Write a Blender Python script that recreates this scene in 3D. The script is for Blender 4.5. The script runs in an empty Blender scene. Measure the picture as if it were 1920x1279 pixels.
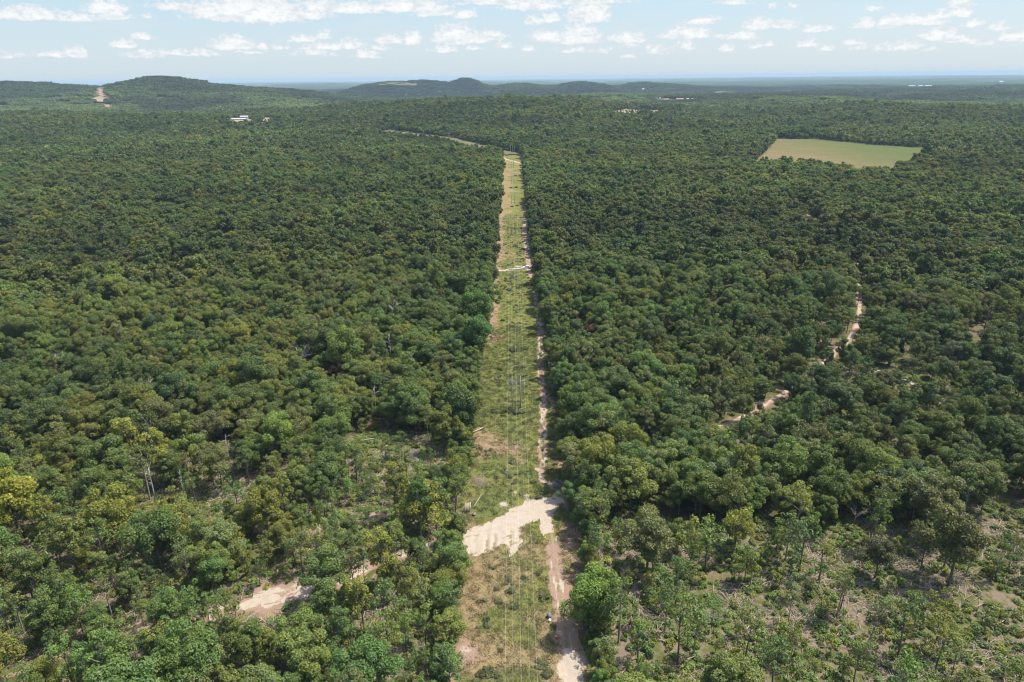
import bpy, math, random
import numpy as np

# ------------------------------------------------------------------ camera, sky, sun, exposure
scene = bpy.context.scene
COL = scene.collection
EYE = 120.0
F = 1280.0                       # focal length in pixels of a 1920 wide frame (24 mm on 36 mm)
PITCH = math.radians(21.12)
ROLL = math.radians(-0.62)      # the horizon climbs a little to the right
cam_d = bpy.data.cameras.new('camera')
cam_d.sensor_width = 36.0
cam_d.lens = 24.0
cam_d.clip_start = 1.0
cam_d.clip_end = 120000.0
cam = bpy.data.objects.new('camera', cam_d)
COL.objects.link(cam)
cam.location = (0, 0, EYE)
from mathutils import Vector, Matrix, Euler
CAM_M = Matrix.Rotation(math.radians(90) - PITCH, 3, 'X') @ Matrix.Rotation(ROLL, 3, 'Z')
cam.rotation_euler = CAM_M.to_euler()
scene.camera = cam
CAM_A = np.array(CAM_M)

SUN_EL = math.radians(62)
SUN_AZ = math.radians(70)        # clockwise from +Y (ahead) towards +X (right)
sd = bpy.data.lights.new('sun', 'SUN')
sd.energy = 3.9
sd.angle = math.radians(0.53)
sd.color = (1.0, 0.945, 0.85)
sun = bpy.data.objects.new('sun', sd)
COL.objects.link(sun)
tosun = np.array([math.cos(SUN_EL) * math.sin(SUN_AZ), math.cos(SUN_EL) * math.cos(SUN_AZ), math.sin(SUN_EL)])
sun.rotation_euler = Vector(tosun).to_track_quat('Z', 'Y').to_euler()
sun.location = (0, 0, 500)

vs = scene.view_settings
vs.view_transform = 'Standard'
vs.look = 'None'
vs.exposure = 1.22
vs.gamma = 1.0
vs.use_curve_mapping = False
cy = scene.cycles
cy.max_bounces = 7
cy.diffuse_bounces = 5
cy.glossy_bounces = 2
cy.transmission_bounces = 5
cy.transparent_max_bounces = 4
cy.volume_bounces = 1
cy.use_denoising = True
cy.denoiser = 'OPENIMAGEDENOISE'
cy.denoising_input_passes = 'RGB_ALBEDO_NORMAL'
cy.denoising_prefilter = 'ACCURATE'
cy.sample_clamp_indirect = 4.0
cy.use_adaptive_sampling = False
cy.filter_width = 1.2

SKY_STRENGTH = 0.15


class NT:
    """Small helper that wires shader nodes."""
    def __init__(self, tree):
        self.t = tree
        self.n = tree.nodes
        self.l = tree.links

    def node(self, typ, **kw):
        nd = self.n.new(typ)
        for k, v in kw.items():
            setattr(nd, k, v)
        return nd

    def put(self, sock, v):
        if v is None:
            return
        if hasattr(v, 'is_output') or isinstance(v, bpy.types.NodeSocket):
            self.l.new(v, sock)
        else:
            sock.default_value = v

    def m(self, op, a, b=None, c=None, clamp=False):
        nd = self.node('ShaderNodeMath', operation=op)
        nd.use_clamp = clamp
        self.put(nd.inputs[0], a)
        self.put(nd.inputs[1], b)
        self.put(nd.inputs[2], c)
        return nd.outputs[0]

    def v(self, op, a, b=None, c=None):
        nd = self.node('ShaderNodeVectorMath', operation=op)
        self.put(nd.inputs[0], a)
        self.put(nd.inputs[1], b)
        if c is not None:
            self.put(nd.inputs[2], c)
        return nd.outputs['Value'] if op in ('LENGTH', 'DOT_PRODUCT') else nd.outputs['Vector']

    def noise(self, vec, scale, detail=4, rough=0.55, dims='3D', dist=0.0):
        nd = self.node('ShaderNodeTexNoise', noise_dimensions=dims)
        self.put(nd.inputs['Vector'], vec)
        nd.inputs['Scale'].default_value = scale
        nd.inputs['Detail'].default_value = detail
        nd.inputs['Roughness'].default_value = rough
        nd.inputs['Distortion'].default_value = dist
        return nd.outputs['Fac']

    def ramp(self, x, lo, hi, to0=0.0, to1=1.0, smooth=True):
        nd = self.node('ShaderNodeMapRange', interpolation_type='SMOOTHSTEP' if smooth else 'LINEAR')
        self.put(nd.inputs[0], x)
        for i, q in enumerate((lo, hi, to0, to1)):
            self.put(nd.inputs[1 + i], q)
        return nd.outputs[0]

    def mix(self, f, a, b, blend='MIX'):
        nd = self.node('ShaderNodeMix', data_type='RGBA', blend_type=blend)
        self.put(nd.inputs['Factor'], f)
        self.put(nd.inputs['A'], a if not isinstance(a, tuple) else (*a[:3], 1.0))
        self.put(nd.inputs['B'], b if not isinstance(b, tuple) else (*b[:3], 1.0))
        # 'A'/'B' by name resolve to the float sockets first: wire the colour ones
        return nd

    def mixc(self, f, a, b, blend='MIX'):
        nd = self.node('ShaderNodeMixRGB', blend_type=blend)
        self.put(nd.inputs[0], f)
        self.put(nd.inputs[1], (*a[:3], 1.0) if isinstance(a, tuple) else a)
        self.put(nd.inputs[2], (*b[:3], 1.0) if isinstance(b, tuple) else b)
        return nd.outputs[0]


# clouds seen in the sky: centre x, base y, half width, height, strength (1920 wide frame), turned into directions below
CLOUDS = [
    (45, 32, 75, 20, .8), (140, 36, 50, 14, .6), (200, 20, 36, 20, .95), (215, 34, 28, 12, .9), (325, 16, 42, 14, .7), (278, 34, 14, 6, .5),
    (470, 30, 115, 36, 1.0), (575, 32, 48, 14, .8), (620, 16, 70, 16, .7),
    (265, 70, 24, 9, .85), (236, 87, 24, 14, .95), (272, 106, 34, 13, .8), (325, 100, 26, 9, .7), (8, 106, 18, 9, .8), (38, 104, 16, 8, .6),
    (75, 106, 14, 7, .5), (143, 104, 22, 17, .95), (105, 104, 20, 10, .7), (438, 88, 40, 21, 1.0), (490, 90, 12, 9, .8), (385, 103, 28, 11, .75),
    (362, 104, 14, 8, .6), (470, 100, 34, 6, .5), (570, 76, 34, 10, .75), (606, 70, 14, 12, .7), (612, 90, 46, 10, .8), (525, 90, 22, 9, .6),
    (590, 102, 40, 9, .6), (660, 88, 26, 16, .9), (688, 106, 24, 14, .85), (730, 78, 26, 13, .85), (773, 78, 18, 19, 1.0), (715, 92, 20, 9, .6),
    (650, 20, 90, 16, .8), (765, 16, 80, 20, .9), (815, 27, 40, 14, .85), (872, 30, 28, 12, .8),
    (852, 74, 38, 30, 1.0), (915, 72, 34, 15, .85), (880, 78, 55, 10, .8), (832, 95, 26, 12, .75), (945, 88, 20, 9, .7), (890, 92, 14, 7, .55),
    (930, 6, 70, 10, .8), (1000, 14, 60, 14, .85), (1000, 43, 19, 15, .95), (1032, 37, 22, 14, .75), (1104, 34, 40, 30, 1.0), (1100, 6, 90, 8, .6),
    (1026, 74, 32, 17, .9), (1088, 74, 38, 27, 1.0), (1085, 80, 50, 6, .7), (1078, 97, 34, 8, .6), (990, 94, 16, 8, .7), (1180, 75, 32, 15, .9),
    (1150, 74, 16, 8, .7), (1130, 97, 18, 9, .6), (1176, 108, 16, 7, .55), (1180, 87, 16, 8, .6), (1238, 98, 26, 14, .7), (1215, 90, 10, 8, .7),
    (1285, 68, 46, 18, 1.0), (1316, 42, 34, 11, .95), (1380, 6, 34, 8, .6), (1446, 15, 11, 8, .75), (1486, 11, 9, 7, .7), (1425, 50, 30, 17, .9),
    (1472, 50, 24, 13, .95), (1532, 56, 28, 10, .95), (1390, 71, 32, 14, .9), (1352, 70, 12, 8, .7), (1364, 96, 16, 13, .75), (1290, 88, 20, 14, .6),
    (1420, 88, 18, 9, .6), (1442, 86, 16, 7, .7), (1512, 86, 26, 13, .75), (1547, 93, 14, 9, .7), (1596, 82, 20, 10, .65), (1610, 92, 20, 9, .5),
    (1640, 18, 18, 7, .85), (1622, 48, 22, 15, .95), (1668, 48, 22, 19, 1.0), (1722, 43, 50, 15, 1.0), (1766, 31, 20, 14, .9), (1800, 13, 22, 14, .9),
    (1803, 28, 20, 12, .9), (1760, 70, 36, 18, 1.0), (1795, 76, 28, 12, .85), (1822, 47, 20, 11, .85), (1870, 54, 20, 13, .8), (1905, 74, 30, 16, .95),
    (1656, 90, 26, 12, .65), (1700, 90, 22, 14, .8), (1826, 80, 12, 14, .6), (1850, 84, 20, 8, .6), (1740, 92, 14, 8, .5),
]
world = bpy.data.worlds.new('World')
scene.world = world
world.use_nodes = True
wt = NT(world.node_tree)
wt.n.clear()
sky = wt.node('ShaderNodeTexSky', sky_type='NISHITA')
sky.sun_disc = False
sky.sun_elevation = SUN_EL
sky.sun_rotation = SUN_AZ
sky.altitude = 200
sky.air_density = 1.1
sky.dust_density = 2.4
sky.ozone_density = 1.4
tc = wt.node('ShaderNodeTexCoord')
d = tc.outputs['Generated']
sp = wt.node('ShaderNodeSeparateXYZ')
wt.put(sp.inputs[0], d)
az = wt.m('ARCTAN2', sp.outputs[0], sp.outputs[1])
el = wt.m('ARCSINE', sp.outputs[2])
cb = wt.node('ShaderNodeCombineXYZ')
wt.put(cb.inputs[0], az)
wt.put(cb.inputs[1], el)
uv = cb.outputs[0]
warp = wt.noise(uv, 42.0, 4, 0.6)
warp2 = wt.noise(wt.v('ADD', uv, (3.1, 7.7, 0)), 42.0, 4, 0.6)
cbw = wt.node('ShaderNodeCombineXYZ')
wt.put(cbw.inputs[0], wt.m('MULTIPLY', wt.m('SUBTRACT', warp, 0.5), 0.022))
wt.put(cbw.inputs[1], wt.m('MULTIPLY', wt.m('SUBTRACT', warp2, 0.5), 0.009))
uvw = wt.v('ADD', uv, cbw.outputs[0])


def pix_dir(px, py):
    a, b = (px - 960) / F, -(py - 639.5) / F
    v = CAM_A @ np.array([a, b, -1.0])
    return v / np.linalg.norm(v)


acc = None
rel = None
uvk = uvw
for ci_, (px, by, hw, hh, st) in enumerate(CLOUDS):
    if ci_ % 6 == 0 and acc is not None:      # chain the groups so that they are worked out one after the other
        uvk = wt.v('MULTIPLY_ADD', acc, (1e-7, 1e-7, 1e-7), uvw)
    v = pix_dir(px, by)
    a0, e0 = math.atan2(v[0], v[1]), math.asin(v[2])
    sc_ = 1.0 / F / (1 + ((px - 960) / F) ** 2) ** 0.5
    w = hw * sc_ * 1.16
    h = hh * sc_ * 1.15
    q = wt.v('MULTIPLY_ADD', uvk, (1 / w, 1 / h, 0), (-a0 / w, -e0 / h, 0))
    s_ = wt.node('ShaderNodeSeparateXYZ')
    wt.put(s_.inputs[0], q)
    yy = wt.m('MAXIMUM', s_.outputs[1], wt.m('MULTIPLY', s_.outputs[1], -3.2))
    c2 = wt.node('ShaderNodeCombineXYZ')
    wt.put(c2.inputs[0], s_.outputs[0])
    wt.put(c2.inputs[1], yy)
    dd = wt.m('MULTIPLY_ADD', wt.v('LENGTH', c2.outputs[0]), -st, st)
    acc = dd if acc is None else wt.m('SMOOTH_MAX', acc, dd, 0.08)
fine = wt.noise(wt.v('MULTIPLY', uv, (1.0, 1.5, 1.0)), 120.0, 8, 0.66)
streak = wt.noise(wt.v('MULTIPLY', uv, (1.0, 6.0, 1.0)), 9.0, 5, 0.6)
dens = wt.m('ADD', acc, wt.m('MULTIPLY', wt.m('SUBTRACT', fine, 0.50), 1.7))
alpha = wt.ramp(dens, -0.06, 0.42)
# a thin veil of far cloud low in the sky, and high streaks between the heaps
veil = wt.m('MULTIPLY', wt.ramp(streak, 0.46, 0.72), wt.m('MULTIPLY', wt.ramp(el, 0.012, 0.03), 0.42))
alpha2 = wt.m('MAXIMUM', alpha, veil)
elfade = wt.ramp(el, 0.006, 0.032, 0.55, 1.0)      # far low clouds are dimmed by air
alpha3 = wt.m('MULTIPLY', alpha2, elfade)
whole = wt.ramp(el, 0.30, 0.75, 1.0, 0.80)          # overhead the cover thins
alpha3 = wt.m('MULTIPLY', alpha3, whole)
lumps = wt.noise(wt.v('MULTIPLY', uvw, (1.0, 2.0, 1.0)), 46.0, 5, 0.6)
shade = wt.m('MINIMUM', wt.ramp(dens, 0.0, 0.80), wt.ramp(lumps, 0.32, 0.60))
ccol = wt.mixc(shade, (2.16, 2.30, 2.44), (2.95, 2.95, 2.92))
base = wt.mixc(0.0, sky.outputs[0], (1, 1, 1))
lowc = wt.mixc(wt.ramp(el, 0.0, 0.11), (1.90, 2.21, 2.40), (1.38, 1.92, 2.31))
pale = wt.mixc(wt.ramp(el, 0.05, 0.60, 0.88, 0.0), sky.outputs[0], lowc)
skyc = wt.mixc(wt.m('MULTIPLY', alpha3, 0.93), pale, ccol)
bg = wt.node('ShaderNodeBackground')
wt.put(bg.inputs[0], skyc)
bg.inputs[1].default_value = SKY_STRENGTH
wo = wt.node('ShaderNodeOutputWorld')
wt.l.new(bg.outputs[0], wo.inputs[0])

# ------------------------------------------------------------------ numbers: noise, projection, terrain
rng = np.random.default_rng(11)
random.seed(5)


def _h(ix, iy, seed):
    n = (ix.astype(np.int64) * 374761393 + iy.astype(np.int64) * 668265263 + seed * 974634777) & 0xFFFFFFFF
    n = ((n ^ (n >> 13)) * 1274126177) & 0xFFFFFFFF
    n = ((n ^ (n >> 16)) * 2246822519) & 0xFFFFFFFF
    return ((n ^ (n >> 15)) & 0xFFFFFF) / float(0xFFFFFF)


def vn(x, y, seed=0):
    x, y = np.asarray(x, float), np.asarray(y, float)
    x0, y0 = np.floor(x), np.floor(y)
    fx, fy = x - x0, y - y0
    fx = fx * fx * (3 - 2 * fx)
    fy = fy * fy * (3 - 2 * fy)
    a, b = _h(x0, y0, seed), _h(x0 + 1, y0, seed)
    c, e = _h(x0, y0 + 1, seed), _h(x0 + 1, y0 + 1, seed)
    return (a * (1 - fx) + b * fx) * (1 - fy) + (c * (1 - fx) + e * fx) * fy


def fbm(x, y, seed=0, oct=4, gain=0.5):
    s, a, t, f = 0.0, 1.0, 0.0, 1.0
    for i in range(oct):
        s = s + a * vn(np.asarray(x) * f + 17.3 * i, np.asarray(y) * f - 9.1 * i, seed + i)
        t += a
        a *= gain
        f *= 2.03
    return s / t


def sst(x, a, b):
    t = np.clip((np.asarray(x, float) - a) / (b - a), 0, 1)
    return t * t * (3 - 2 * t)


# hills: where the crest shows in the photograph, how far off it stands, spread to the left and right (pixels) and in depth (metres)
HILL_SPEC = [
    (760, 189, 2250, 330, 330, 420), (1090, 190, 2050, 250, 170, 380), (1000, 212, 1750, 260, 200, 260), (480, 203, 2500, 220, 240, 420), (120, 214, 2300, 260, 220, 420),
    (190, 164, 4100, 330, 330, 900), (0, 153, 4400, 120, 110, 700), (306, 143, 4000, 62, 120, 650), (420, 159, 4000, 90, 90, 600), (520, 168, 3800, 90, 80, 500),
    (900, 160, 5600, 330, 380, 900), (690, 158, 5500, 70, 60, 500), (775, 151, 5500, 62, 60, 450), (825, 154, 5600, 40, 30, 400), (872, 143.5, 5700, 25, 36, 380), (970, 154, 5600, 80, 90, 600),
    (1095, 153, 5500, 50, 60, 500), (1210, 156, 5800, 80, 110, 600), (1120, 176, 3300, 260, 200, 350), (1450, 177, 3200, 170, 240, 330), (1700, 167, 5000, 260, 300, 450), (1600, 196, 2400, 200, 260, 260), (1850, 200, 2200, 150, 200, 260),
]
HILLS = []


def hgt(x, y):
    x, y = np.asarray(x, float), np.asarray(y, float)
    D = np.hypot(x, y)
    z = (fbm(x / 90, y / 90, 3, 3) - 0.5) * 2.4 * sst(D, 100, 500)
    calm = sst(np.hypot((x + 60) / 520, (y - 1250) / 470), 0.75, 1.25) * sst(np.hypot((x - 430) / 330, (y - 1130) / 330), 0.75, 1.25)
    z = z + (fbm(x / 520, y / 300, 8, 3) - 0.5) * 44 * sst(D, 450, 1900) * calm * sst(np.abs(x) + np.maximum(y - 1100, 0), 30, 260)
    z = z + (fbm(x / 1400, y / 700, 21, 4) - 0.5) * 60 * sst(D, 2200, 6000)
    z = z + (fbm(x / 5200, y / 2200, 33, 4) - 0.5) * 130 * sst(D, 7500, 16000) - 4 * sst(D, 3000, 7000)
    for (hx, hy, hh, sl, sr, sy) in HILLS:
        sx = np.where(x < hx, sl, sr)
        z = z + hh * np.exp(-((x - hx) / sx) ** 2 - ((y - hy) / sy) ** 2)
    # nothing on the far plain stands above 0.2 degrees under eye level
    far = sst(D, 7000, 12000)
    cap = EYE - D * 0.0030 + 4
    over = np.maximum(z - cap, 0)
    return z - far * over * 0.92


cp, sp_ = math.cos(PITCH), math.sin(PITCH)


def proj(x, y, z):
    x, y, z = np.asarray(x, float), np.asarray(y, float), np.asarray(z, float) - EYE
    Xc, Yc, Z = [CAM_A[0, i] * x + CAM_A[1, i] * y + CAM_A[2, i] * z for i in range(3)]
    Z = np.where(-Z < 1, 1, -Z)
    return 960 + F * Xc / Z, 639.5 - F * Yc / Z, Z


def G(px, py):
    """The ground point seen at a pixel of the photograph."""
    dv = pix_dir(px, py)
    t = np.exp(np.linspace(math.log(60), math.log(45000), 2600))
    P = dv[None] * t[:, None]
    below = (P[:, 2] + EYE) < hgt(P[:, 0], P[:, 1])
    if not below.any():
        i = len(t) - 1
    else:
        i = int(np.argmax(below))
    lo, hi = t[max(i - 1, 0)], t[i]
    for _ in range(18):
        mid = 0.5 * (lo + hi)
        p = dv * mid
        if p[2] + EYE < float(hgt(p[0], p[1])):
            hi = mid
        else:
            lo = mid
    p = dv * hi
    return np.array([p[0], p[1], float(hgt(p[0], p[1]))])


_hp = []
for (hpx, hpy, hD, hl, hr, hsy) in HILL_SPEC:
    dv_ = pix_dir(hpx, hpy)
    k_ = hD / math.hypot(dv_[0], dv_[1])
    hx_, hy_ = dv_[0] * k_, dv_[1] * k_
    _hp.append((hx_, hy_, hl * hD / F, hr * hD / F, hsy, EYE + dv_[2] * k_ - 12.0 - float(hgt(hx_, hy_))))
_A = np.array([[math.exp(-((p[0] - q[0]) / (q[2] if p[0] < q[0] else q[3])) ** 2 - ((p[1] - q[1]) / q[4]) ** 2) for q in _hp] for p in _hp])
_n = np.array([p[5] for p in _hp])
_hh = np.linalg.solve(_A.T @ _A + 0.004 * np.eye(len(_hp)), _A.T @ _n)
HILLS = [(p[0], p[1], float(h_), p[2], p[3], p[4]) for p, h_ in zip(_hp, _hh)]


def GL(pts):
    return np.array([G(*p)[:2] for p in pts])


def inpoly(x, y, poly):
    poly = np.asarray(poly, float)
    x, y = np.asarray(x, float), np.asarray(y, float)
    c = np.zeros(x.shape, bool)
    j = len(poly) - 1
    for i in range(len(poly)):
        xi, yi = poly[i]
        xj, yj = poly[j]
        k = ((yi > y) != (yj > y)) & (x < (xj - xi) * (y - yi) / (yj - yi + 1e-12) + xi)
        c ^= k
        j = i
    return c


def dseg(x, y, pts):
    """Distance to a polyline and the place along it (0..1)."""
    best = np.full(np.shape(x), 1e9)
    for a, b in zip(pts[:-1], pts[1:]):
        ab = b - a
        t = np.clip(((x - a[0]) * ab[0] + (y - a[1]) * ab[1]) / (ab @ ab), 0, 1)
        best = np.minimum(best, np.hypot(x - a[0] - t * ab[0], y - a[1] - t * ab[1]))
    return best


# ------------------------------------------------------------------ objects: helpers
def tag(o, label=None, cat=None, group=None, kind=None):
    if label:
        o['label'] = label
    if cat:
        o['category'] = cat
    if group:
        o['group'] = group
    if kind:
        o['kind'] = kind
    return o


def link(name, data, parent=None, loc=None):
    o = bpy.data.objects.new(name, data)
    COL.objects.link(o)
    if parent is not None:
        o.parent = parent
    if loc is not None:
        o.location = loc
    return o


def empty(name, loc, rz=0.0):
    o = link(name, None, None, loc)
    o.empty_display_size = 0.5
    o.rotation_euler = (0, 0, rz)
    return o


def mesh_np(name, V, faces, mats, midx=None, smooth=False, attrs=None):
    """A mesh from arrays; faces is one array (n,3)/(n,4) or a list of such arrays."""
    if not isinstance(faces, list):
        faces = [faces]
    faces = [np.asarray(f, np.int32) for f in faces if len(f)]
    me = bpy.data.meshes.new(name)
    me.vertices.add(len(V))
    me.vertices.foreach_set('co', np.ascontiguousarray(V, np.float32).ravel())
    loops = np.concatenate([f.ravel() for f in faces])
    tot = np.concatenate([np.full(len(f), f.shape[1], np.int32) for f in faces])
    st = np.concatenate([[0], np.cumsum(tot)[:-1]]).astype(np.int32)
    me.loops.add(len(loops))
    me.loops.foreach_set('vertex_index', loops)
    me.polygons.add(len(tot))
    me.polygons.foreach_set('loop_start', st)
    me.polygons.foreach_set('loop_total', tot)
    if midx is not None:
        me.polygons.foreach_set('material_index', np.asarray(midx, np.int32))
    me.polygons.foreach_set('use_smooth', np.full(len(tot), bool(smooth)))
    for m_ in mats:
        me.materials.append(m_)
    for k, (typ, arr) in (attrs or {}).items():
        at = me.attributes.new(k, typ, 'POINT')
        if typ == 'FLOAT':
            at.data.foreach_set('value', np.ascontiguousarray(arr, np.float32))
        elif typ == 'FLOAT_COLOR':
            at.data.foreach_set('color', np.ascontiguousarray(arr, np.float32).ravel())
        elif typ == 'FLOAT_VECTOR':
            at.data.foreach_set('vector', np.ascontiguousarray(arr, np.float32).ravel())
        elif typ == 'INT':
            at.data.foreach_set('value', np.ascontiguousarray(arr, np.int32))
    me.update(calc_edges=True)
    return me


class MB:
    """Collects boxes, bars, tubes and discs into one mesh."""
    def __init__(self):
        self.V, self.Q, self.T = [], [], []
        self.n = 0

    def add(self, V, Q=(), T=()):
        V = np.asarray(V, float)
        self.V.append(V)
        if len(Q):
            self.Q.append(np.asarray(Q, int) + self.n)
        if len(T):
            self.T.append(np.asarray(T, int) + self.n)
        self.n += len(V)

    def box(self, x0, x1, y0, y1, z0, z1):
        V = [(x, y, z) for z in (z0, z1) for (x, y) in ((x0, y0), (x1, y0), (x1, y1), (x0, y1))]
        self.add(V, [(3, 2, 1, 0), (4, 5, 6, 7), (0, 1, 5, 4), (1, 2, 6, 5), (2, 3, 7, 6), (3, 0, 4, 7)])

    def tube(self, pts, rad, seg=6, cap=True):
        pts = np.asarray(pts, float)
        n = len(pts)
        rad = np.broadcast_to(np.asarray(rad, float), (n,))
        V = []
        for i in range(n):
            t = pts[min(i + 1, n - 1)] - pts[max(i - 1, 0)]
            t = t / (np.linalg.norm(t) + 1e-9)
            a = np.cross(t, (0.31, 0.95, 0.02) if abs(t[2]) > 0.9 else (0, 0, 1))
            a /= np.linalg.norm(a) + 1e-9
            b = np.cross(t, a)
            for k in range(seg):
                q = 2 * math.pi * k / seg
                V.append(pts[i] + rad[i] * (a * math.cos(q) + b * math.sin(q)))
        Q = [(i * seg + k, i * seg + (k + 1) % seg, (i + 1) * seg + (k + 1) % seg, (i + 1) * seg + k) for i in range(n - 1) for k in range(seg)]
        T = []
        if cap:
            V.append(pts[0])
            V.append(pts[-1])
            c0, c1 = n * seg, n * seg + 1
            T = [(c0, (k + 1) % seg, k) for k in range(seg)] + [(c1, (n - 1) * seg + k, (n - 1) * seg + (k + 1) % seg) for k in range(seg)]
        self.add(V, Q, T)

    def build(self, name, mat, parent=None, smooth=False):
        fs = []
        if self.Q:
            fs.append(np.concatenate(self.Q))
        if self.T:
            fs.append(np.concatenate(self.T))
        me = mesh_np(name, np.concatenate(self.V), fs, [mat], smooth=smooth)
        return link(name, me, parent)

    def arrays(self):
        return np.concatenate(self.V), (np.concatenate(self.Q) if self.Q else np.zeros((0, 4), int)), (np.concatenate(self.T) if self.T else np.zeros((0, 3), int))


# ------------------------------------------------------------------ materials
def new_mat(name):
    m_ = bpy.data.materials.new(name)
    m_.use_nodes = True
    t = NT(m_.node_tree)
    t.n.clear()
    out = t.node('ShaderNodeOutputMaterial')
    return m_, t, out


def plain(name, col, rough=0.7, metal=0.0, noise=0.0, nscale=3.0, spec=0.3):
    m_, t, out = new_mat(name)
    b = t.node('ShaderNodeBsdfPrincipled')
    c = (*col, 1.0)
    if noise:
        tcn = t.node('ShaderNodeTexCoord')
        f = t.noise(tcn.outputs['Object'], nscale, 5, 0.6)
        c = t.mixc(t.ramp(f, 0.25, 0.75, 0, 1), tuple(q * (1 - noise) for q in col), tuple(min(q * (1 + noise), .95) for q in col))
    t.put(b.inputs['Base Color'], c)
    b.inputs['Roughness'].default_value = rough
    b.inputs['Metallic'].default_value = metal
    b.inputs['Specular IOR Level'].default_value = spec
    t.l.new(b.outputs[0], out.inputs[0])
    return m_


def leaf_mat():
    m_, t, out = new_mat('leaves')
    at = t.node('ShaderNodeAttribute', attribute_type='INSTANCER', attribute_name='tint')
    lv = t.node('ShaderNodeAttribute', attribute_type='GEOMETRY', attribute_name='leafvar')
    # each spray of leaves a little lighter, darker or yellower than the next
    c = t.mixc(1.0, at.outputs['Color'], lv.outputs['Color'], 'MULTIPLY')
    df = t.node('ShaderNodeBsdfDiffuse')
    t.put(df.inputs[0], c)
    tr = t.node('ShaderNodeBsdfTranslucent')
    t.put(tr.inputs[0], t.mixc(1.0, c, (1.05, 1.15, 0.55), 'MULTIPLY'))
    gl = t.node('ShaderNodeBsdfGlossy')
    gl.inputs['Roughness'].default_value = 0.5
    gl.inputs[0].default_value = (0.9, 0.95, 1.0, 1)
    mx = t.node('ShaderNodeMixShader')
    mx.inputs[0].default_value = 0.44
    t.l.new(df.outputs[0], mx.inputs[1])
    t.l.new(tr.outputs[0], mx.inputs[2])
    m2 = t.node('ShaderNodeMixShader')
    m2.inputs[0].default_value = 0.018
    t.l.new(mx.outputs[0], m2.inputs[1])
    t.l.new(gl.outputs[0], m2.inputs[2])
    t.l.new(m2.outputs[0], out.inputs[0])
    return m_


M_LEAF = leaf_mat()
M_BARK = plain('bark', (0.115, 0.092, 0.074), 0.9, noise=0.35, nscale=2.0, spec=0.1)
M_BARKP = plain('pale_bark', (0.21, 0.185, 0.16), 0.9, noise=0.3, nscale=2.0, spec=0.1)
M_DEAD = plain('bleached_wood', (0.235, 0.205, 0.18), 0.85, noise=0.25, nscale=2.0, spec=0.1)
M_SNAG = plain('silvered_wood', (0.34, 0.32, 0.30), 0.85, noise=0.2, nscale=2.0, spec=0.1)
M_LOG = plain('pale_log', (0.34, 0.28, 0.215), 0.85, noise=0.25, nscale=1.5, spec=0.1)
M_STICK = plain('slash_wood', (0.29, 0.23, 0.18), 0.9, noise=0.45, nscale=1.0, spec=0.1)
M_POLE = plain('weathered_pole', (0.215, 0.205, 0.195), 0.85, noise=0.2, nscale=1.5, spec=0.2)
M_WIRE = plain('aluminium_wire', (0.40, 0.40, 0.34), 0.5, 0.0, spec=0.4)
M_INSUL = plain('insulator', (0.42, 0.40, 0.40), 0.3, spec=0.5)
M_CARW = plain('white_paint', (0.80, 0.80, 0.82), 0.25, spec=0.5)
M_GLASS = plain('dark_glass', (0.015, 0.017, 0.02), 0.08, spec=0.7)
M_TYRE = plain('tyre_rubber', (0.02, 0.02, 0.02), 0.9, spec=0.2)
M_RIM = plain('steel_rim', (0.5, 0.5, 0.5), 0.35, 0.8)
M_LAMP = plain('lamp_glass', (0.7, 0.7, 0.68), 0.15, spec=0.6)
M_RED = plain('red_lamp', (0.35, 0.02, 0.02), 0.3)
M_WALLW = plain('white_wall', (0.38, 0.38, 0.38), 0.7)
M_WALLT = plain('tan_wall', (0.34, 0.27, 0.22), 0.8)
M_ROOFG = plain('grey_roof', (0.30, 0.30, 0.31), 0.6)
M_ROOFW = plain('white_metal_roof', (0.33, 0.33, 0.33), 0.5)
M_ROOFR = plain('terracotta_roof', (0.27, 0.17, 0.14), 0.8)
M_ROCK = plain('grey_rock', (0.13, 0.125, 0.12), 0.9, noise=0.4, nscale=2.5)
M_PLAST = plain('white_plastic', (0.82, 0.82, 0.80), 0.4)


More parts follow.
